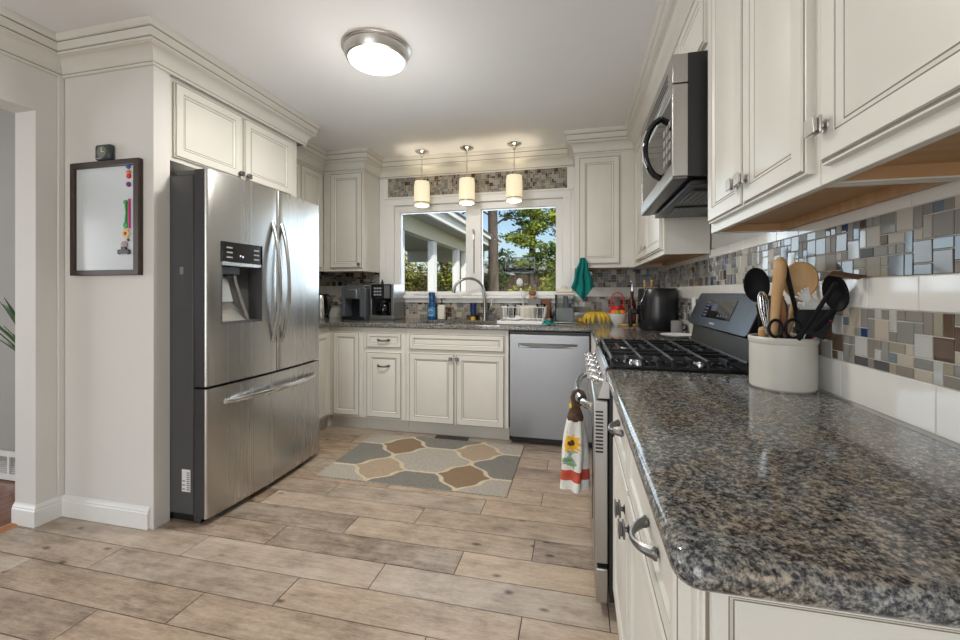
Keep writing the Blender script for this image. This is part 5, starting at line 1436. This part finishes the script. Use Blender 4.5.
tree('sunlit pine with a slender trunk in the right window pane', -1.28, 12.2, [(0, GZ, .15), (.0, 2, .10), (.02, 4, .075), (.0, 6, .04)], pb, PINE, .075, 2200, 22,
     branches=[([(-1.28, 12.2, 2.9), (-1.55, 12.1, 3.05), (-1.85, 12.1, 2.95)], .025)])
tree('yellow green shrub low in the middle of the right window pane', -.95, 9.1, None, [((-1.05, 9.1, 1.0), .45, .4, .40), ((-.68, 9.15, 1.0), .32, .4, .45), ((-1.32, 9.05, 1.0), .25, .4, .36), ((-.6, 9.1, 1.35), .2, .3, .25), ((-1.0, 9.1, .2), .6, .5, .5)], LEAFY, .055, 2400, 23, 'shrub')
tree('dark evergreen filling the right edge of the right window pane', -.1, 14.5, [(0, GZ, .14), (0, 3, .08)], [((-.45, 14.5, 1.9), .75, .6, .45), ((.1, 14.5, 2.5), .8, .6, .5), ((-.1, 14.5, 1.6), .8, .6, .5), ((.3, 14.5, 3.4), .6, .5, .5), ((-.75, 14.4, 2.2), .4, .5, .2), ((0, 14.5, .6), 1.0, .7, .8)], DARKL, .10, 1300, 24)
tree('leafy olive tree seen under the porch beam in the left window pane', -6.6, 14.2, [(0, GZ, .16), (.05, 1.5, .13), (-.1, 3, .09)], [((-6.4 + r3.uniform(-1.2, 1.2), 14.2 + r3.uniform(-.5, .5), z), .60, .5, .38) for z in [.3, .5, .7, .9, 1.1, 1.2, 1.35, 1.5, 1.6, 1.8, 2.0, 2.2, 2.4, 2.6]], OLIVE, .085, 1300, 25)
tree('dense tree with a dark trunk between the porch posts', -4.2, 12.9, [(0, GZ, .17), (.0, 2.5, .13)], [((-4.2 + r3.uniform(-.8, .9), 12.9 + r3.uniform(-.4, .4), z), .5, .5, .32) for z in [.4, .7, .9, 1.1, 1.3, 1.5, 1.7, 1.9, 2.1, 2.3, 2.5]], LEAFY, .08, 1300, 26)
tree('dark leafy tree behind the far porch posts', -3.3, 16.5, [(0, GZ, .15), (.0, 2.5, .11)], [((-3.3 + r3.uniform(-.8, .8), 16.5 + r3.uniform(-.4, .4), z), .6, .5, .4) for z in [.3, .7, 1.0, 1.3, 1.6, 1.9, 2.2, 2.6, 3.0]], DARKL, .10, 1200, 27)
tree('large tree beyond the porch at the far left', -7.6, 16.5, [(0, GZ, .2), (.0, 3, .15)], [((-7.6 + r3.uniform(-1.6, 1.6), 16.5, z), .8, .6, .45) for z in [.2, .5, .8, 1.1, 1.2, 1.5, 1.8, 1.4, .9]], OLIVE, .11, 1200, 28)
# fence, neighbouring house and far hills
fe = thing('yard_fence', 'dark brown board fence at the end of the yard', 'fence', (0, 17.5, GZ)); fe['kind'] = 'structure'
b = B(); x = -12.0
while x < 6: b.box(x, x + .14, 17.5, 17.53, GZ, 1.95 + rnd.uniform(-.03, .03)); x += .15
b.build('boards', mottled('fence_brown', (.045, .028, .02), (.085, .055, .04), 3, .9), fe)
b = B(); b.box(-12, 6, 17.53, 17.6, 1.5, 1.6); b.box(-12, 6, 17.53, 17.6, -.8, -.7); b.build('rail', BROWN, fe)
nh = thing('neighbor_house', 'low gray-roofed house beyond the fence', 'house', (-4.0, 33, GZ)); nh['kind'] = 'structure'
b = B(); b.box(-10, 3.5, 31, 39, GZ, 2.3); b.build('wall', mottled('house_siding', (.30, .30, .31), (.34, .34, .34), 2, .8), nh)
b = B(); b.add([(-10.4, 30.5, 2.25), (3.9, 30.5, 2.25), (3.9, 39.5, 2.25), (-10.4, 39.5, 2.25), (-10.4, 35, 3.9), (3.9, 35, 3.9)], [(0, 1, 5, 4), (2, 3, 4, 5), (1, 2, 5), (3, 0, 4), (3, 2, 1, 0)]); b.build('roof', mottled('gray_shingle', (.20, .19, .19), (.27, .26, .26), 3, .9), nh)
b = B(); r4 = random.Random(9); nx = 60
for j, (yy, hh) in enumerate(((95, 9), (120, 0))):
    pass
vs = []; fs = []
for i in range(nx + 1):
    x = -90 + 180 * i / nx; h = 6.5 + 2.0 * sin(x * .05 + 1) + 1.0 * sin(x * .17) + r4.uniform(-.2, .2)
    vs += [(x, 75, GZ), (x, 95, GZ + h), (x, 125, GZ)]
for i in range(nx): fs += [(i * 3, i * 3 + 3, i * 3 + 4, i * 3 + 1), (i * 3 + 1, i * 3 + 4, i * 3 + 5, i * 3 + 2), (i * 3 + 2, i * 3 + 5, i * 3 + 3, i * 3)]
fs += [(0, 1, 2), (nx * 3 + 2, nx * 3 + 1, nx * 3)]
b.add(vs, fs); struct(b.build('hills', mottled('hill_brown', (.13, .11, .09), (.20, .17, .14), .2, .95)), 'low wooded hills in the distance')
